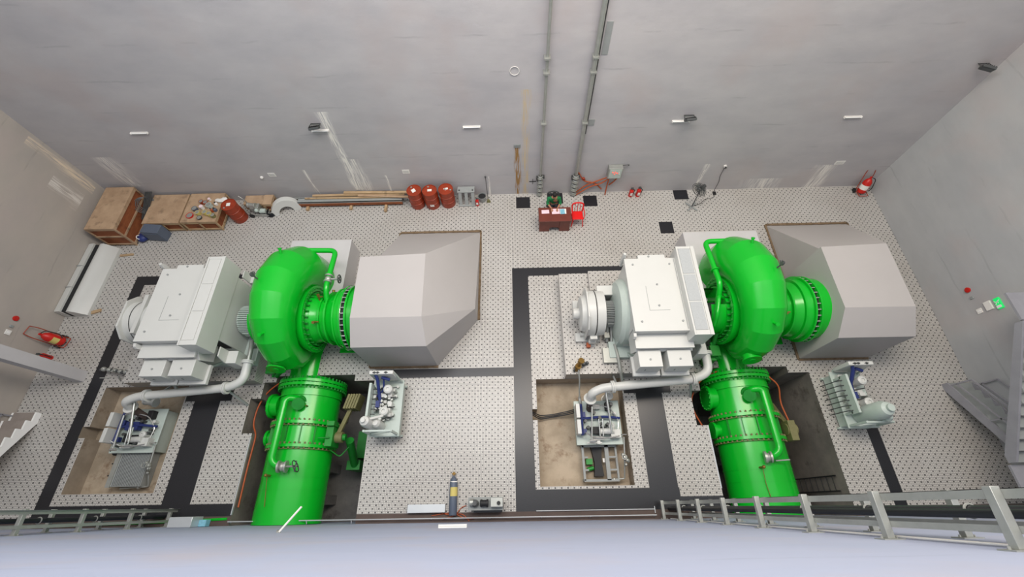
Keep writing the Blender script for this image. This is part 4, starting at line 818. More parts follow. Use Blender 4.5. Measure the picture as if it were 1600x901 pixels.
tag(MB().box(1.77, 1.94, 9.985, 10.22, .758, .77, R=Matrix.Rotation(.05, 3, 'Z')).build('booklet', 'cyan'), 'light blue booklet on the desk beside the notebook', 'booklet')

def skin_chain(name, verts, edges, radii, mat, parent, sub=2):
    me = bpy.data.meshes.new(name); off = parent_world(parent); me.from_pydata([tuple(Vector(v)-off) for v in verts], edges, []); me.materials.append(M[mat])
    o = bpy.data.objects.new(name, me); C.collection.objects.link(o); o.parent = parent
    o.modifiers.new('skin', 'SKIN'); s = o.modifiers.new('sub', 'SUBSURF'); s.levels = sub; s.render_levels = sub
    for i, r in enumerate(radii):
        r = r if isinstance(r, tuple) else (r, r); me.skin_vertices[0].data[i].radius = r
    me.skin_vertices[0].data[0].use_root = True
    return o
px, py = 1.55, 10.72
t = thing('person', 'person in a green shirt seated at the desk, writing in the notebook', 'person', (px, py, 0))
# one continuous body: pelvis, spine, neck, head, arms reaching the desk, thighs and shins
V = [(px, py, .5), (px, py-.03, .72), (px, py-.10, .93), (px, py-.12, 1.0), (px, py-.16, 1.08), (px, py-.18, 1.18), (px, py-.19, 1.25)]
E_ = [(i, i+1) for i in range(6)]; Rr = [(.15, .12), (.14, .1), (.17, .11), (.06, .06), (.052, .055), (.078, .09), (.055, .065)]
def limb(pts, rad, root):
    global V, E_, Rr
    p = root
    for q, r in zip(pts, rad): V.append(q); E_.append((p, len(V)-1)); Rr.append(r); p = len(V)-1
    return p
for s in (-1, 1):
    limb([(px+s*.2, py-.1, .93), (px+s*.25, py-.2, .74), (px+s*.15, py-.42, .80), (px+s*.12, py-.48, .79)], [.06, .045, .032, .026], 2)
    limb([(px+s*.11, py-.12, .5), (px+s*.14, py-.48, .5), (px+s*.14, py-.50, .1), (px+s*.14, py-.6, .05)], [.09, .065, .045, .04], 0)
body = skin_chain('body', V, E_, Rr, 'skin', t)
for s in (-1, 1):                                # hands: palm, four fingers, thumb
    w0 = Vector((px+s*.12, py-.48, .79)); hv = [w0, w0+Vector((-s*.015, -.05, -.004))]; he = [(0, 1)]; hr = [.022, (.034, .016)]
    for k, L in enumerate((.068, .078, .072, .056)):
        b = hv[1]+Vector((s*(.03-.02*k), -.035, 0)); hv += [b, b+Vector((-s*.006, -L*.5, -.004)), b+Vector((-s*.012, -L*.85, -.018))]; i = len(hv); he += [(1, i-3), (i-3, i-2), (i-2, i-1)]; hr += [.0095, .0088, .0078]
    b = hv[1]+Vector((-s*.035, -.005, -.004)); hv += [b, b+Vector((-s*.022, -.03, -.008))]; i = len(hv); he += [(1, i-2), (i-2, i-1)]; hr += [.011, .009]
    skin_chain('hand', hv, he, hr, 'skin', t, 1)
sv = [(px, py, .52), (px, py-.03, .72), (px, py-.10, .93), (px, py-.12, .99)]; se = [(0, 1), (1, 2), (2, 3)]; sr = [(.17, .14), (.165, .125), (.19, .125), (.075, .07)]
for s in (-1, 1): sv += [(px+s*.21, py-.1, .93), (px+s*.255, py-.2, .75), (px+s*.2, py-.3, .78)]; i = len(sv); se += [(2, i-3), (i-3, i-2), (i-2, i-1)]; sr += [.08, .062, .055]
skin_chain('shirt', sv, se, sr, 'shirt', t)
tv = [(px, py, .5)]; te = []; tr = [(.165, .13)]
for s in (-1, 1): tv += [(px+s*.11, py-.12, .5), (px+s*.14, py-.48, .5), (px+s*.14, py-.50, .12)]; i = len(tv); te += [(0, i-3), (i-3, i-2), (i-2, i-1)]; tr += [.105, .08, .062]
skin_chain('trousers', tv, te, tr, 'trousers', t)
hc = Vector((px, py-.185, 1.2)); MB().ball(hc+Vector((0, .02, .02)), .1, 12, (.85, 1.0, 1.02)).build('hair', 'hair', t)
m = MB().ball(hc+Vector((0, -.1, -.02)), .018, 6); m.build('nose', 'skin', t)
for s in (-1, 1): MB().ball(hc+Vector((s*.082, .0, -.02)), .025, 6, (.4, 1, 1.2)).build('ear', 'skin', t); MB().ball(hc+Vector((s*.03, -.088, .0)), .01, 6).build('eye', 'hair', t)
MB().ball(hc+Vector((0, -.088, -.06)), .016, 6, (1.4, .5, .4)).build('mouth', 'drum', t)
for s in (-1, 1): MB().ball((px+s*.14, py-.58, .04), .055, 8, (.8, 1.9, .75)).build('shoe', 'black', t)
def plastic_chair(x, y, rz, label, mat):
    t = thing('plastic_chair', label, 'chair', (x, y, 0)); Rm = Matrix.Rotation(rz, 3, 'Z'); o = Vector((x, y, 0)); T = lambda a: Rm @ Vector(a)+o
    m = MB(); m.prism([(-.21, -.2), (.21, -.2), (.2, .2), (-.2, .2)], 'z', .42, .45); m.v = [tuple(T(v)) for v in m.v]; m.build('seat', mat, t, bevel=.01)
    m = MB().tube([T(p) for p in fil([(-.2, .2, .43), (-.23, .27, .82), (0, .3, .86), (.23, .27, .82), (.2, .2, .43)], .12)], .03, 8)
    for xx in (-.1, 0, .1): m.bar(T((xx, .2, .45)), T((xx, .29, .84)), .07, .015)
    m.build('backrest', mat, t)
    for sx in (-1, 1):
        for sy in (-1, 1): MB().bar(T((sx*.18, sy*.17, .43)), T((sx*.23, sy*.22, 0)), .045, .035).build('leg', mat, t)
        MB().tube([T(p) for p in fil([(sx*.22, .24, .64), (sx*.25, -.1, .64), (sx*.22, -.18, .44)], .06)], .018, 8).build('armrest', mat, t)
    return t
plastic_chair(2.48, 10.15, 0, 'red plastic chair standing beside the desk', 'plastic_red')
t = plastic_chair(px, py+.02, 0, 'dark chair under the seated person in green', 'dgrey')

# ------------------------------------------------------------------ fan, wall box, extinguishers, conduits
t = thing('pedestal_fan', 'pedestal fan with a wire cage on a cross foot by the back wall', 'fan', (7.22, 10.75, 0))
m = MB()
for k in range(4):
    a = PI/4+PI/2*k; m.bar((7.22, 10.75, .03), (7.22+.28*math.cos(a), 10.75+.28*math.sin(a), .03), .06, .05)
m.build('cross_foot', 'grey', t, bevel=.01); MB().cyl((7.22, 10.75, .03), (7.22, 10.8, 1.05), .018).build('pole', 'dgrey', t)
hd = Vector((7.14, 10.72, 1.15)); ad = Vector((-.75, -.55, -.05)).normalized(); m = MB()
for r in (.08, .16, .24, .29): m.torus(hd+ad*(.1-.2*r*r), ad, r, .009, 36, 5)
a_, b_ = m.frame(ad)
for k in range(28):
    d = a_*math.cos(2*PI*k/28)+b_*math.sin(2*PI*k/28); m.tube([hd+ad*.1+d*.04, hd+ad*.07+d*.2, hd+d*.29, hd-ad*.06+d*.2, hd-ad*.08+d*.05], .006, 4)
m.build('wire_cage', 'dgrey', t)
m = MB()
for k in range(3):
    a = 2*PI*k/3; d = a_*math.cos(a)+b_*math.sin(a); e = a_*math.cos(a+.9)+b_*math.sin(a+.9); m.add([hd+d*.04+ad*.03, hd+d*.25+ad*.04, hd+e*.22-ad*.0, hd+e*.05], [(0, 1, 2, 3)]); m.add([hd+d*.04+ad*.024, hd+d*.25+ad*.034, hd+e*.22-ad*.006, hd+e*.05-ad*.006], [(3, 2, 1, 0)])
m.cyl(hd, hd+ad*.06, .04); m.build('blades', 'grey', t); MB().cyl(hd-ad*.06, hd-ad*.26, .07, n=20).build('motor', 'dgrey', t)
t = thing('fan_cable', 'thin black cable running from the fan up to the wall socket', 'cable', (8.2, 11.2, 0))
MB().tube(fil([(7.3, 10.8, .03), (7.6, 10.9, .012), (7.85, 11.15, .012), (8.25, 11.2, .012), (8.3, 11.55, .05), (8.35, 11.63, .5), (8.25, 11.63, .8), (8.22, 11.62, 1.3)], .12), .009, 6).build('cord', 'cable', t); MB().box(8.24, 8.36, 11.35, 11.5, 0, .05).build('inline_plug', 'black', t)
t = thing('wall_socket', 'round white wall socket above the fan cable', 'socket', (8.22, 11.62, 1.35)); MB().cyl((8.22, 11.65, 1.38), (8.22, 11.6, 1.38), .06).build('base', 'paper', t); MB().box(8.21, 8.27, 11.57, 11.6, 1.32, 1.37).build('plug', 'black', t)

t = thing('electrical_box', 'grey electrical control box with red lamps on the back wall', 'electrical box', (3.92, 11.5, 1.05))
MB().box(3.66, 4.2, 11.4, 11.64, 1.08, 1.62).build('enclosure', 'steel', t, bevel=.01); MB().box(3.7, 4.16, 11.385, 11.4, 1.12, 1.58).build('door', 'mint', t)
for (x, z) in ((3.82, 1.45), (3.92, 1.45), (3.9, 1.36), (4.0, 1.4)): MB().cyl((x, 11.385, z), (x, 11.365, z), .018, n=10).build('indicator_lamp', 'led', t)
for (x, z) in ((4.06, 1.45), (4.08, 1.36)): MB().cyl((x, 11.385, z), (x, 11.365, z), .016, n=10).build('white_button', 'paper', t)
MB().bar((4.2, 11.58, 1.6), (4.42, 11.6, 1.62), .02, .02).ball((4.42, 11.58, 1.62), .03, 6).build('bracket', 'dgrey', t)
cond = [([(3.75, 11.5, 1.08), (3.4, 11.58, .8), (2.9, 11.6, .5), (2.5, 11.55, .05)], 'orange conduit curving from the box down to the pipe foot'), ([(3.85, 11.5, 1.08), (3.5, 11.55, .62), (3.1, 11.6, .42), (2.56, 11.5, .03)], 'orange conduit crossing below the curved one'),
        ([(3.78, 11.52, 1.08), (3.78, 11.55, .5), (3.78, 11.5, .0)], 'orange conduit dropping straight from the box to the floor'), ([(4.12, 11.5, 1.08), (4.0, 11.56, .7), (3.88, 11.6, .5)], 'short tan conduit at the side of the box'),
        ([(2.55, 11.6, 1.25), (2.8, 11.6, .75), (3.3, 11.6, .62), (3.6, 11.6, .25)], 'orange conduit looping from the valve past the crossing')]
for (p, lab) in cond: tag(MB().tube(fil(p, .2), .026, 10).build('orange_conduit', 'orange'), lab, 'conduit', 'orange conduits below the box')
t = thing('small_valve', 'small brown valve on the wall among the orange conduits', 'valve', (2.8, 11.6, .9)); MB().ball((2.78, 11.58, .92), .06, 8).build('valve_body', 'drum', t); MB().torus((2.78, 11.5, .95), (0, 1, 0), .05, .012, 16, 6).build('handwheel', 'drum', t)
for (x, lab) in ((1.05, 'grey pipe rising up the back wall behind the desk'), (2.45, 'thick grey pipe rising up the back wall, beside the orange conduits')):
    t = thing('wall_pipe', lab, 'pipe', (x, 11.55, 0), 'pipes rising up the back wall'); r = .045 if x < 2 else .07
    MB().cyl((x, 11.54, 0), (x, 11.54, 15.9), r, n=20).build('pipe', 'steel', t)
    if x > 2: MB().cyl((x+.1, 11.6, 3.2), (x+.1, 11.6, 15.9), .018, n=8).build('thin_conduit', 'dgrey', t)
    for z in (3.74, 5.62, 6.1, 8.2, 10.5, 13): MB().box(x-.1, x+.09, 11.44, 11.645, z, z+.05).build('pipe_clamp', 'steel', t)
    for k in range(5):
        m = MB().lathe((x, 11.54, .1+.24*k), (0, 0, 1), [(0, r+.02), (0, r+.075), (.03, r+.075), (.03, r+.03), (.1, r+.05), (.14, r+.02)], 20, caps=False); m.build('coupling', 'steel', t)
    m = MB().box(x-.16, x-.08, 11.5, 11.62, .95, 1.1); m.box(x+.08, x+.16, 11.5, 11.62, 1.05, 1.15); m.build('wall_bracket', 'dgrey', t)
tag(MB().bar((.62, 11.64, .76), (.9, 11.64, .76), .012, .03).bar((.76, 11.64, .62), (.76, 11.64, .9), .03, .012).build('cross_bracket', 'black'), 'small black cross on the wall behind the desk', 'bracket')
tag(MB().box(2.62, 2.8, 11.635, 11.65, 6.1, 7.05).build('cover_plate', 'grey'), 'tall grey cover plate high on the wall beside the thick pipe', 'plate')
tag(MB().box(2.6, 2.8, 11.635, 11.65, 3.52, 3.78).build('cover_plate', 'grey'), 'small grey cover plate beside the thick pipe, lower of two', 'plate')
m = MB()
for k in range(5): m.box(.02+.05*k, .05+.05*k, 11.62, 11.65, 2.6, 2.72)
m.box(.02, .27, 11.64, 11.65, 2.58, 2.74)
tag(m.build('drain_grate', 'grey'), 'small grate in the wall at the top of the brown stain', 'grate')
tag(MB().torus((.09, 11.63, 5.66), (0, 1, 0), .14, .01, 28, 6).build('wire_loop', 'paper'), 'thin white wire loop hung on the back wall', 'wire')

def extinguisher(x, y, h, r, label):
    t = thing('fire_extinguisher', label, 'fire extinguisher', (x, y, 0)); MB().lathe((x, y, 0), (0, 0, 1), [(0, r), (h*.75, r), (h*.88, r*.5), (h*.92, r*.35), (h, r*.35)], 20).build('cylinder', 'red', t)
    MB().box(x-r*.5, x+r*.5, y-r-.006, y-r+.01, h*.25, h*.6).build('label', 'paper', t); MB().box(x-r*.7, x+r*.5, y-.03, y+.03, h, h+.06).build('valve_head', 'dgrey', t); MB().tube(fil([(x+r*.4, y, h), (x+r*1.4, y, h*.8), (x+r*1.2, y, h*.2)], .06), .014, 8).build('hose', 'black', t)
extinguisher(4.82, 11.42, .42, .085, 'red fire extinguisher at the wall foot, nearer the grey electrical box')
extinguisher(5.12, 11.42, .46, .09, 'red fire extinguisher at the wall foot, nearer the pedestal fan')
extinguisher(-16.3, 4.85, .42, .075, 'small red fire extinguisher behind the wheeled one at the side wall')
def wheeled(x, y, rz, label, lab2):
    t = thing('wheeled_fire_extinguisher', label, 'fire extinguisher', (x, y, 0)); Rm = Matrix.Rotation(rz, 3, 'Z') @ Matrix.Rotation(math.radians(-14), 3, 'X'); o = Vector((x, y, .08))
    def tr(m): m.v = [tuple(Rm @ Vector(v)+o) for v in m.v]; return m
    tr(MB().lathe((0, 0, 0), (0, 0, 1), [(0, .1), (.05, .155), (.5, .155), (.62, .09), (.66, .04), (.74, .04)], 28)).build('cylinder', 'red', t)
    tr(MB().lathe((0, 0, .2), (0, 0, 1), [(0, .157), (.2, .157)], 14, caps=False, a0=PI*.9, a1=PI*2.1)).build('yellow_label', lab2, t)
    m = MB()
    for s in (-1, 1): m.tube(fil([(s*.18, .1, .0), (s*.18, .16, .8), (s*.14, .2, 1.0)], .1), .014, 8)
    m.tube([(-.14, .2, 1.0), (.14, .2, 1.0)], .014, 8); m.tube([(-.2, .12, .1), (.2, .12, .1)], .014, 8); m.tube(fil([(-.18, .1, .05), (-.18, -.25, .0), (.18, -.25, .0), (.18, .1, .05)], .08), .014, 8); tr(m).build('trolley_frame', 'drum', t)
    for s in (-1, 1): tr(MB().cyl((s*.19, .12, .02), (s*.23, .12, .02), .1, n=24)).build('wheel', 'black', t)
    tr(MB().tube(fil([(0, 0, .72), (.15, -.1, .7), (.2, -.15, .3), (.1, -.2, .2)], .1), .015, 8)).build('hose', 'black', t)
wheeled(14.2, 11.25, 0, 'red wheeled fire extinguisher in the corner of the back and side walls', 'paper')
wheeled(-16.05, 5.4, math.radians(75), 'red wheeled fire extinguisher with a yellow label beside the long white housing', 'yellow')

# ------------------------------------------------------------------ things on the walls
def tube_light(x, z, y, s, label):
    t = thing('tube_light', label, 'lamp', (x, y, z), 'tube lights on the walls'); MB().box(x-.3, x+.3, y-s*.03, y, z-.03, z+.03).build('batten', 'paper', t); MB().cyl((x-.28, y-s*.05, z), (x+.28, y-s*.05, z), .018, n=12).build('tube', 'tube', t)
    for q in (-.3, .28): MB().box(x+q, x+q+.02, y-s*.07, y-s*.03, z-.03, z+.03).build('end_cap', 'paper', t)
tube_light(-12.87, 3.69, 11.65, 1, 'white tube light on the back wall above the crates')
tube_light(-6.64, 3.60, 11.65, 1, 'white tube light on the back wall just below a floodlight')
tube_light(-1.41, 3.60, 11.65, 1, 'white tube light on the back wall above the drums')
tube_light(11.59, 3.62, 11.65, 1, 'white tube light on the back wall near the far right corner')
tube_light(5.75, 3.62, 11.65, 1, 'white tube light on the back wall beside the floodlight above the fan')
tube_light(-1.45, 3.73, YF, -1, 'white tube light on the front wall below the viewer')
def floodlight(x, y, z, d, label):
    t = thing('floodlight', label, 'floodlight', (x, y, z), 'floodlights on the walls'); d = Vector(d).normalized(); c = Vector((x, y, z)); R = d.to_track_quat('-Z', 'Y').to_matrix()
    m = MB().box(-.17, .17, -.12, .12, -.04, .04); m.v = [tuple(R @ Vector(v)+c) for v in m.v]; m.build('housing', 'dgrey', t, bevel=.01)
    m = MB().box(-.145, .145, -.095, .095, -.048, -.04); m.v = [tuple(R @ Vector(v)+c) for v in m.v]; m.build('glass', 'glass', t)
    m = MB()
    for k in range(6): m.box(-.15+.055*k, -.14+.055*k, -.1, .1, .04, .07)
    m.v = [tuple(R @ Vector(v)+c) for v in m.v]; m.build('cooling_fins', 'black', t)
    m = MB().bar(c-d*.02+Vector((.19, 0, 0)), (x+.15, 11.63, z), .03, .012); m.bar(c-d*.02-Vector((.19, 0, 0)), (x-.15, 11.63, z), .03, .012); m.bar((x-.17, 11.64, z), (x+.17, 11.64, z), .04, .012); m.build('bracket', 'dgrey', t)
floodlight(-6.68, 11.42, 3.9, (.1, -.55, -.9), 'dark floodlight on the back wall beside the long white streak')
floodlight(5.95, 11.42, 3.86, (.1, -.75, -.7), 'dark floodlight on the back wall above the pedestal fan')
floodlight(14.2, 11.42, 5.5, (-.4, -.7, -.6), 'dark floodlight high in the corner beside the side wall')
def notice(x0, x1, z0, z1, label, y=11.645):
    t = thing('wall_notice', label, 'notice', ((x0+x1)/2, y, z0), 'paper notices on the back wall'); MB().box(x0, x1, y-.006, y+.004, z0, z1).build('sheet', 'paper', t)
    m = MB()
    for k in range(3): m.box(x0+.03, x1-.04, y-.008, y-.006, z0+(z1-z0)*(.25+.22*k), z0+(z1-z0)*(.3+.22*k))
    m.build('printed_lines', 'grey', t)
notice(-9.57, -9.3, 1.38, 1.58, 'white paper notice on the wall above the standing ring')
notice(-4.33, -4.05, 1.38, 1.58, 'white paper notice on the wall above the red drums')
notice(12.45, 12.8, 1.32, 1.5, 'white paper notice on the wall near the corner extinguisher')
t = thing('wall_bell', 'small white bell on the wall beside the notice above the ring', 'bell', (-9.9, 11.63, 1.35)); MB().lathe((-9.9, 11.65, 1.36), (0, -1, 0), [(0, .06), (.05, .06), (.07, .03), (.07, 0)], 16).build('bell_cover', 'paper', t)
for (x, s, nm) in ((XL, 1, 'the stairs-side wall by the wheeled extinguisher'), (XR, -1, 'the side wall near the exit sign')):
    z = 1.40; y = 5.76 if s > 0 else 6.07
    t = thing('fire_alarm_button', 'round red fire alarm button on '+nm, 'alarm', (x, y, z), 'fire alarm buttons'); MB().lathe((x, y, z), (s, 0, 0), [(0, .085), (.04, .085), (.05, .06), (.05, 0)], 20).build('cover', 'red', t)
    t = thing('call_point', 'small grey call point below the alarm on '+nm, 'switch', (x, y-.28, z), 'call points'); MB().box(min(x, x+s*.04), max(x, x+s*.04), y-.32, y-.24, z-.05, z+.05).build('body', 'grey', t, bevel=.005)
    t = thing('light_switch', 'square white light switch on '+nm, 'switch', (x, y-.6, z), 'light switches'); ys_ = 5.27 if s > 0 else 5.32; MB().box(min(x, x+s*.03), max(x, x+s*.03), ys_-.08, ys_+.08, z-.08, z+.08).build('plate', 'paper', t, bevel=.005); MB().box(min(x+s*.03, x+s*.04), max(x+s*.03, x+s*.04), ys_-.03, ys_+.03, z-.04, z+.04).build('rocker', 'tube', t)
t = thing('junction_box', 'flat white box on the side wall beside the exit sign', 'box', (XR, 5.35, 1.7)); MB().box(XR-.05, XR, 5.22, 5.5, 1.62, 1.82).build('box_body', 'paper', t, bevel=.006)
t = thing('exit_sign', 'green lit exit sign with a running figure on the side wall', 'sign', (XR, 5.32, 1.95)); MB().box(XR-.05, XR, 5.14, 5.48, 1.93, 2.09).build('sign_panel', 'exit', t, bevel=.004)
m = MB().bar((XR-.056, 5.38, 2.06), (XR-.056, 5.34, 1.99), .03, .004, up=(1, 0, 0)); m.ball((XR-.055, 5.39, 2.07), .012, 6); m.bar((XR-.056, 5.34, 1.99), (XR-.056, 5.4, 1.93), .02, .004, up=(1, 0, 0)); m.bar((XR-.056, 5.34, 1.99), (XR-.056, 5.28, 1.94), .02, .004, up=(1, 0, 0)); m.bar((XR-.056, 5.37, 2.04), (XR-.056, 5.3, 2.03), .015, .004, up=(1, 0, 0)); m.box(XR-.056, XR-.05, 5.17, 5.25, 1.93, 2.07); m.build('running_figure', 'tube', t)

# ------------------------------------------------------------------ column, stairs
struct(MB().box(-15.1, -14.76, 3.98, 4.34, 0, ZT).build('trim_5', 'plinth'))
def stair(x0, x1, ystart, zs, n, rise, run, ydir, name, label, side_mat, tread_mat, rails, plain_side=False):
    t = thing(name, label, 'staircase', ((x0+x1)/2, ystart, zs))
    L = n*run; H = n*rise
    for xx in (x0, x1-.06):
        prof = [(ystart, zs)]
        for k in range(n): prof += [(ystart+ydir*run*k, zs+rise*(k+1)), (ystart+ydir*run*(k+1), zs+rise*(k+1))]
        prof += [(ystart+ydir*L, zs+H-.32), (ystart+ydir*.32, zs)]
        if plain_side: prof = [(ystart, zs), (ystart, zs+.2), (ystart+ydir*L, zs+H), (ystart+ydir*L, zs+H-.2), (ystart+ydir*.2, zs)]
        MB().prism(prof, 'x', xx, xx+.06).build('stringer', side_mat, t)
    for k in range(n):
        a = ystart+ydir*run*k; b = a+ydir*run; MB().box(x0+.06, x1-.06, min(a, b), max(a, b), zs+rise*(k+1)-.04, zs+rise*(k+1)-.01).build('tread', tread_mat, t)
    for xx in rails:
        m = MB(); A = Vector((xx, ystart+ydir*.1, zs)); B = Vector((xx, ystart+ydir*L, zs+H))
        for f in (.0, .5, 1): p = A.lerp(B, f); m.bar(p+Vector((0, 0, 0)), p+Vector((0, 0, .95)), .04, .04)
        for h in (.45, .95): m.bar(A+Vector((0, 0, h)), B+Vector((0, 0, h)), .04, .04)
        m.build('handrail', 'stair_grey', t)
    return t
stair(-16.5, -15.68, 2.95, 0, 8, .17, .28, -1, 'staircase', 'concrete staircase with a white sawtooth side beside the side wall', 'tube', 'stair', (-16.45,))
stair(13.82, 14.7, 3.35, 0, 9, .17, .28, -1, 'staircase', 'lower grey steel staircase flight against the side wall', 'stair_grey', 'grey', (13.86, 14.65), True)
t = thing('stair_landing', 'steel landing of the switchback stair at the wall corner', 'landing', (13.85, .4, 0)); MB().box(13.1, 14.7, .05, .8, 1.46, 1.52).build('deck', 'stair_grey', t)
for x in (13.17, 14.6): MB().box(x-.05, x+.05, .1, .2, 0, 1.46).build('post', 'stair_grey', t)
stair(13.08, 13.8, .85, 1.53, 12, .175, .27, 1, 'staircase', 'upper grey staircase flight climbing back over the lower one', 'stair_grey', 'grey', (), True)
t = thing('stair_platform', 'high steel platform at the top of the upper flight', 'landing', (14, 4.6, 3.6)); MB().box(13.1, 14.7, 4.12, 4.9, 3.56, 3.62).build('deck', 'stair_grey', t)
for y in (4.2, 4.9): MB().box(14.5, 14.74, y-.03, y+.03, 3.5, 3.62).build('bracket', 'stair_grey', t)

# ------------------------------------------------------------------ cable racks on the front wall
def cable_rack(xa, xb, n, z0, label, cables):
    t = thing('cable_rack', label, 'cable rack', ((xa+xb)/2, YF, z0), 'cable racks on the front wall'); top = z0+1.37*(n-1)+.6
    for k in range(n):
        for x in (xa, xb):
            z = z0+1.37*k; b = MB().box(x-.04, x+.04, YF+.012, .10, z-.04, z+.04).build('standoff_arm', 'steel', t, bevel=.004)
            MB().box(x-.11, x+.11, YF, YF+.012, z-.08, z+.08).build('base_plate', 'steel', b)
            m = MB()
            for s in (-1, 1): m.cyl((x+s*.08, YF+.012, z), (x+s*.08, YF+.035, z), .012, n=6)
            m.build('anchor_bolt', 'steel', b)
    for x in (xa, xb):
        s = 1 if x == xa else -1
        m = MB().box(x+s*.04, x+s*.045, .0, .08, z0-.3, top); m.box(x+s*.04, x+s*.1, .075, .08, z0-.3, top); m.build('outer_rail', 'steel', t)
        MB().box(x+s*.04, x+s*.045, -.26, -.2, z0-.3, top).build('inner_rail', 'steel', t)
    for (x, y, r) in cables:
        MB().cyl((x, y, max(z0-.3, .02)), (x, y, top+.1), r, n=14).build('power_cable', 'cable', t)
    for k in range(n-1):
        z = z0+1.37*k+.7; MB().torus((cables[0][0], cables[0][1], z), (0, 0, 1), cables[0][2]+.012, .012, 14, 6).build('cable_tie', 'steel', t)
    return t
cable_rack(4.05, 4.9, 9, .3, 'galvanized cable rack with thick black cables, right of the two', [(4.42, -.1, .05), (4.53, -.1, .045), (4.63, -.1, .045), (4.32, -.12, .04)])
cable_rack(-10.2, -10.95, 8, .23, 'galvanized cable rack with black cables, left of the two', [(-10.5, -.12, .05), (-10.62, -.12, .045), (-10.74, -.12, .045)])

# ------------------------------------------------------------------ along the front wall
tag(MB().tube([(-13.9, -.3, .05), (-12, -.28, .06), (-10, -.24, .05), (-8.62, -.2, .0)], .035, 10).build('green_pipe', 'green'), 'thin green pipe on the floor along the front wall', 'pipe')
for (a, b, lab) in (((-9.0, .14, 12), (.0, -.2, .0), ''),): pass
t = thing('handrail_pipe', 'thin pale pipe on low posts along the front wall foot', 'pipe', (-4, -.25, 0))
MB().cyl((-8.5, -.27, .14), (3.9, -.27, .14), .016, n=8).build('rail', 'alu', t)
for x in (-8.48, -6.2, -4.9, -2.6, -.9, .6, 2.0, 3.85): MB().cyl((x, -.3, 0) if x > -4.9 or x < -8.4 else (x, -.36, .1), (x, -.27, .15), .014, n=8).build('post', 'alu', t)
tag(MB().cyl((.45, -.12, .03), (3.9, -.12, .03), .014, n=8).cyl((3.9, -.22, .03), (3.9, -.04, .03), .014, n=8).build('thin_pipe', 'alu'), 'second thin pipe lying on the dark strip by the front wall', 'pipe')
t = thing('gas_cylinder', 'grey gas cylinder with a yellow label, lying on the tiles beside the compressor', 'gas cylinder', (-1.98, .35, 0))
MB().lathe((-1.97, -.2, .118), (-.02, 1, 0), [(0, .105), (.02, .115), (.88, .115), (.98, .08), (1.03, .04), (1.06, .04)], 24).build('cylinder_body', 'bluegrey', t); MB().lathe((-1.978, .3, .118), (-.02, 1, 0), [(0, .1165), (.24, .1165)], 24, caps=False).build('yellow_label', 'yellow', t); MB().lathe((-1.982, .67, .118), (-.02, 1, 0), [(0, .1168), (.03, .1168)], 24, caps=False).build('white_band', 'paper', t); MB().cyl((-1.99, .85, .118), (-1.99, .96, .118), .028).cyl((-2.05, .91, .118), (-1.93, .91, .118), .02).build('valve', 'brass', t)
t = thing('air_compressor', 'grey air compressor with two motors standing at the front wall', 'compressor', (-.95, .05, 0))
m = MB(); m.lathe((-1.4, .0, .2), (1, 0, 0), [(0, .05), (.05, .14), (.85, .14), (.9, .05)], 24); m.build('air_tank', 'dgrey', t)
m = MB().box(-1.5, -.5, -.08, .26, .36, .39); m.build('base_plate', 'grey', t); MB().box(-.85, -.5, .0, .24, .39, .6).build('control_box', 'steel', t, bevel=.01)
m = MB(); motor_h(m, (-1.15, .1, .5), (-.92, .1, .5), .09); m.build('motor', 'black', t); MB().lathe((-1.3, .1, .39), (0, 0, 1), [(0, .1), (.12, .1), (.14, .06), (.24, .06), (.24, 0)], 18).build('pump_head', 'dgrey', t); MB().cyl((-1.45, .12, .45), (-1.35, .12, .45), .1, n=20).build('flywheel', 'steel', t)
MB().cyl((-.62, .1, .6), (-.62, .1, .66), .05).build('pressure_switch', 'black', t)
for x in (-1.35, -1.05, -.65): MB().box(x-.05, x+.05, -.1, .1, 0, .12).build('foot', 'black', t)
tag(MB().box(-3.3, -2.2, -.12, .1, 0, .16).build('sheet_metal_trough', 'alu', bevel=.006), 'long grey-white metal trough on the tiles at the front wall', 'trough')
cb = [([(-2.6, -.2, .03), (-2.0, -.12, .03), (-1.6, -.3, .03), (-1.35, -.28, .03)], 'orange cable snaking past the foot of the gas cylinder'), ([(-2.3, -.3, .03), (-1.9, -.2, .06), (-1.75, .0, .03), (-1.6, .05, .03)], 'orange cable crossing behind the gas cylinder foot'), ([(-2.5, -.06, .03), (-2.1, -.2, .03), (-1.7, -.15, .03), (-1.5, -.35, .03)], 'orange cable crossing the others at the front wall')]
for (p, lab) in cb: tag(MB().tube(fil(p, .15), .012, 6).build('orange_cable', 'orange'), lab, 'cable', 'orange cables at the front wall')
t = thing('distribution_box', 'pale blue-grey metal box at the front wall beside the cable rack', 'box', (-9.2, -.25, .0)); MB().box(-9.65, -9.0, YF+.005, -.12, .5, .95).build('enclosure', 'alu', t, bevel=.01); MB().box(-9.0, -8.8, YF+.01, -.2, .45, .65).build('socket_block', 'cyan', t, bevel=.01); MB().box(-9.35, -9.3, YF+.02, -.2, 0, .5).build('stand', 'alu', t)
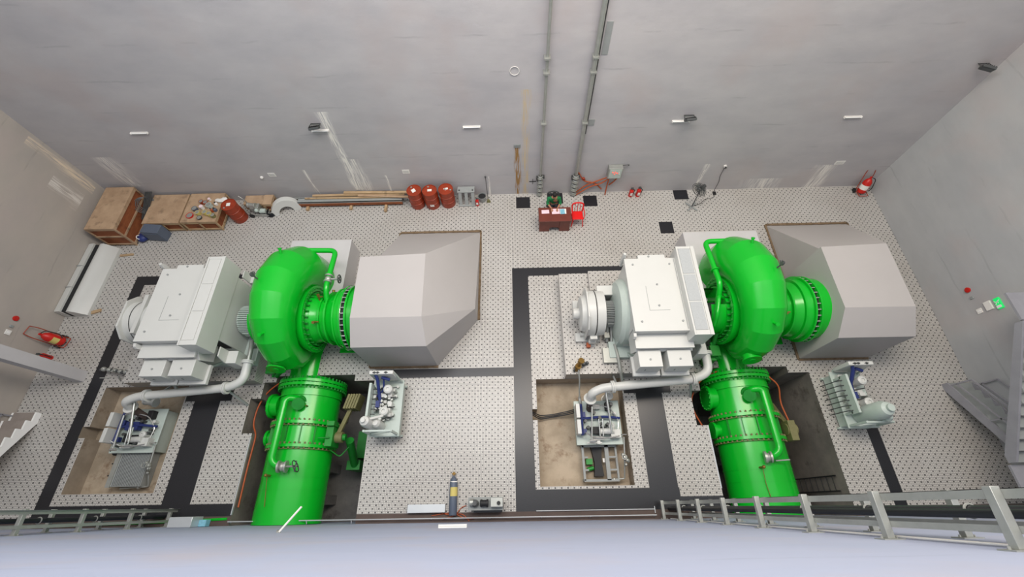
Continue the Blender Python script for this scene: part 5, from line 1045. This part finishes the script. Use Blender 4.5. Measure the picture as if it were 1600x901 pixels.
t = thing('wall_rod', 'white rod sticking out of the front wall over the green pipe', 'rod', (-4.65, YF, 4.72)); MB().cyl((-4.65, YF+.005, 4.72), (-4.3, .06, 4.72), .02, n=10).build('rod', 'paper', t); MB().cyl((-4.66, YF, 4.72), (-4.64, YF+.02, 4.72), .05, n=12).build('rosette', 'steel', t)
tag(MB().cyl((4.2, YF+.02, .4), (4.25, YF+.02, 13.4), .012, n=8).build('conduit', 'paper'), 'thin white conduit running up the front wall beside the cable rack', 'conduit')
# ladder and edge trims in the trenches
t = thing('trench_ladder', 'dark steel ladder fixed to the side of the right trench', 'ladder', (9.6, .5, TR_Z))
for y in (.28, .7): MB().box(9.58, 9.61, y-.02, y+.02, TR_Z, -.25).build('stile', 'black', t)
for k in range(8): MB().cyl((9.6, .28, -2.4+.28*k), (9.6, .7, -2.4+.28*k), .012, n=8).build('rung', 'black', t)
for (x, a, b, lab) in ((-8.55, -.1, 2.1, 'pale angle edging along the left trench rim'), (5.95, .4, 2.2, 'pale angle edging along the right trench rim')):
    tag(MB().box(x, x+.03, a, b, -.05, .012).build('edge_angle', 'alu'), lab, 'edging')
for (pts, lab) in (([(-8.0, 3.9, -.1), (-8.5, 3.6, -.25), (-8.75, 3.1, -.3), (-8.75, 2.5, -.3), (-8.5, 2.2, -.2), (-8.47, 1.2, -.12), (-8.45, .1, -.12)], 'long orange conduit following the rim of the left trench'),
                   ([(6.7, 3.95, -.1), (6.1, 3.7, -.2), (5.72, 3.1, -.3), (5.72, 2.7, -.3), (5.95, 2.2, -.35)], 'orange conduit curving round the corner of the right trench')):
    tag(MB().tube(fil(pts, .3), .025, 8).build('trench_conduit', 'orange'), lab, 'conduit')
m = MB()
for k in range(3): m.tube(fil([(.46, 2.6+.05*k, .02), (.7, 2.55+.06*k, -.45), (1.1, 2.62+.04*k, -.5), (1.7, 2.68+.05*k, -.3), (1.8, 2.68+.05*k, -.1)], .15), .018, 6)
tag(m.build('cable_bundle', 'cable'), 'bundle of dark cables crossing the right pit floor to the pump unit', 'cables')
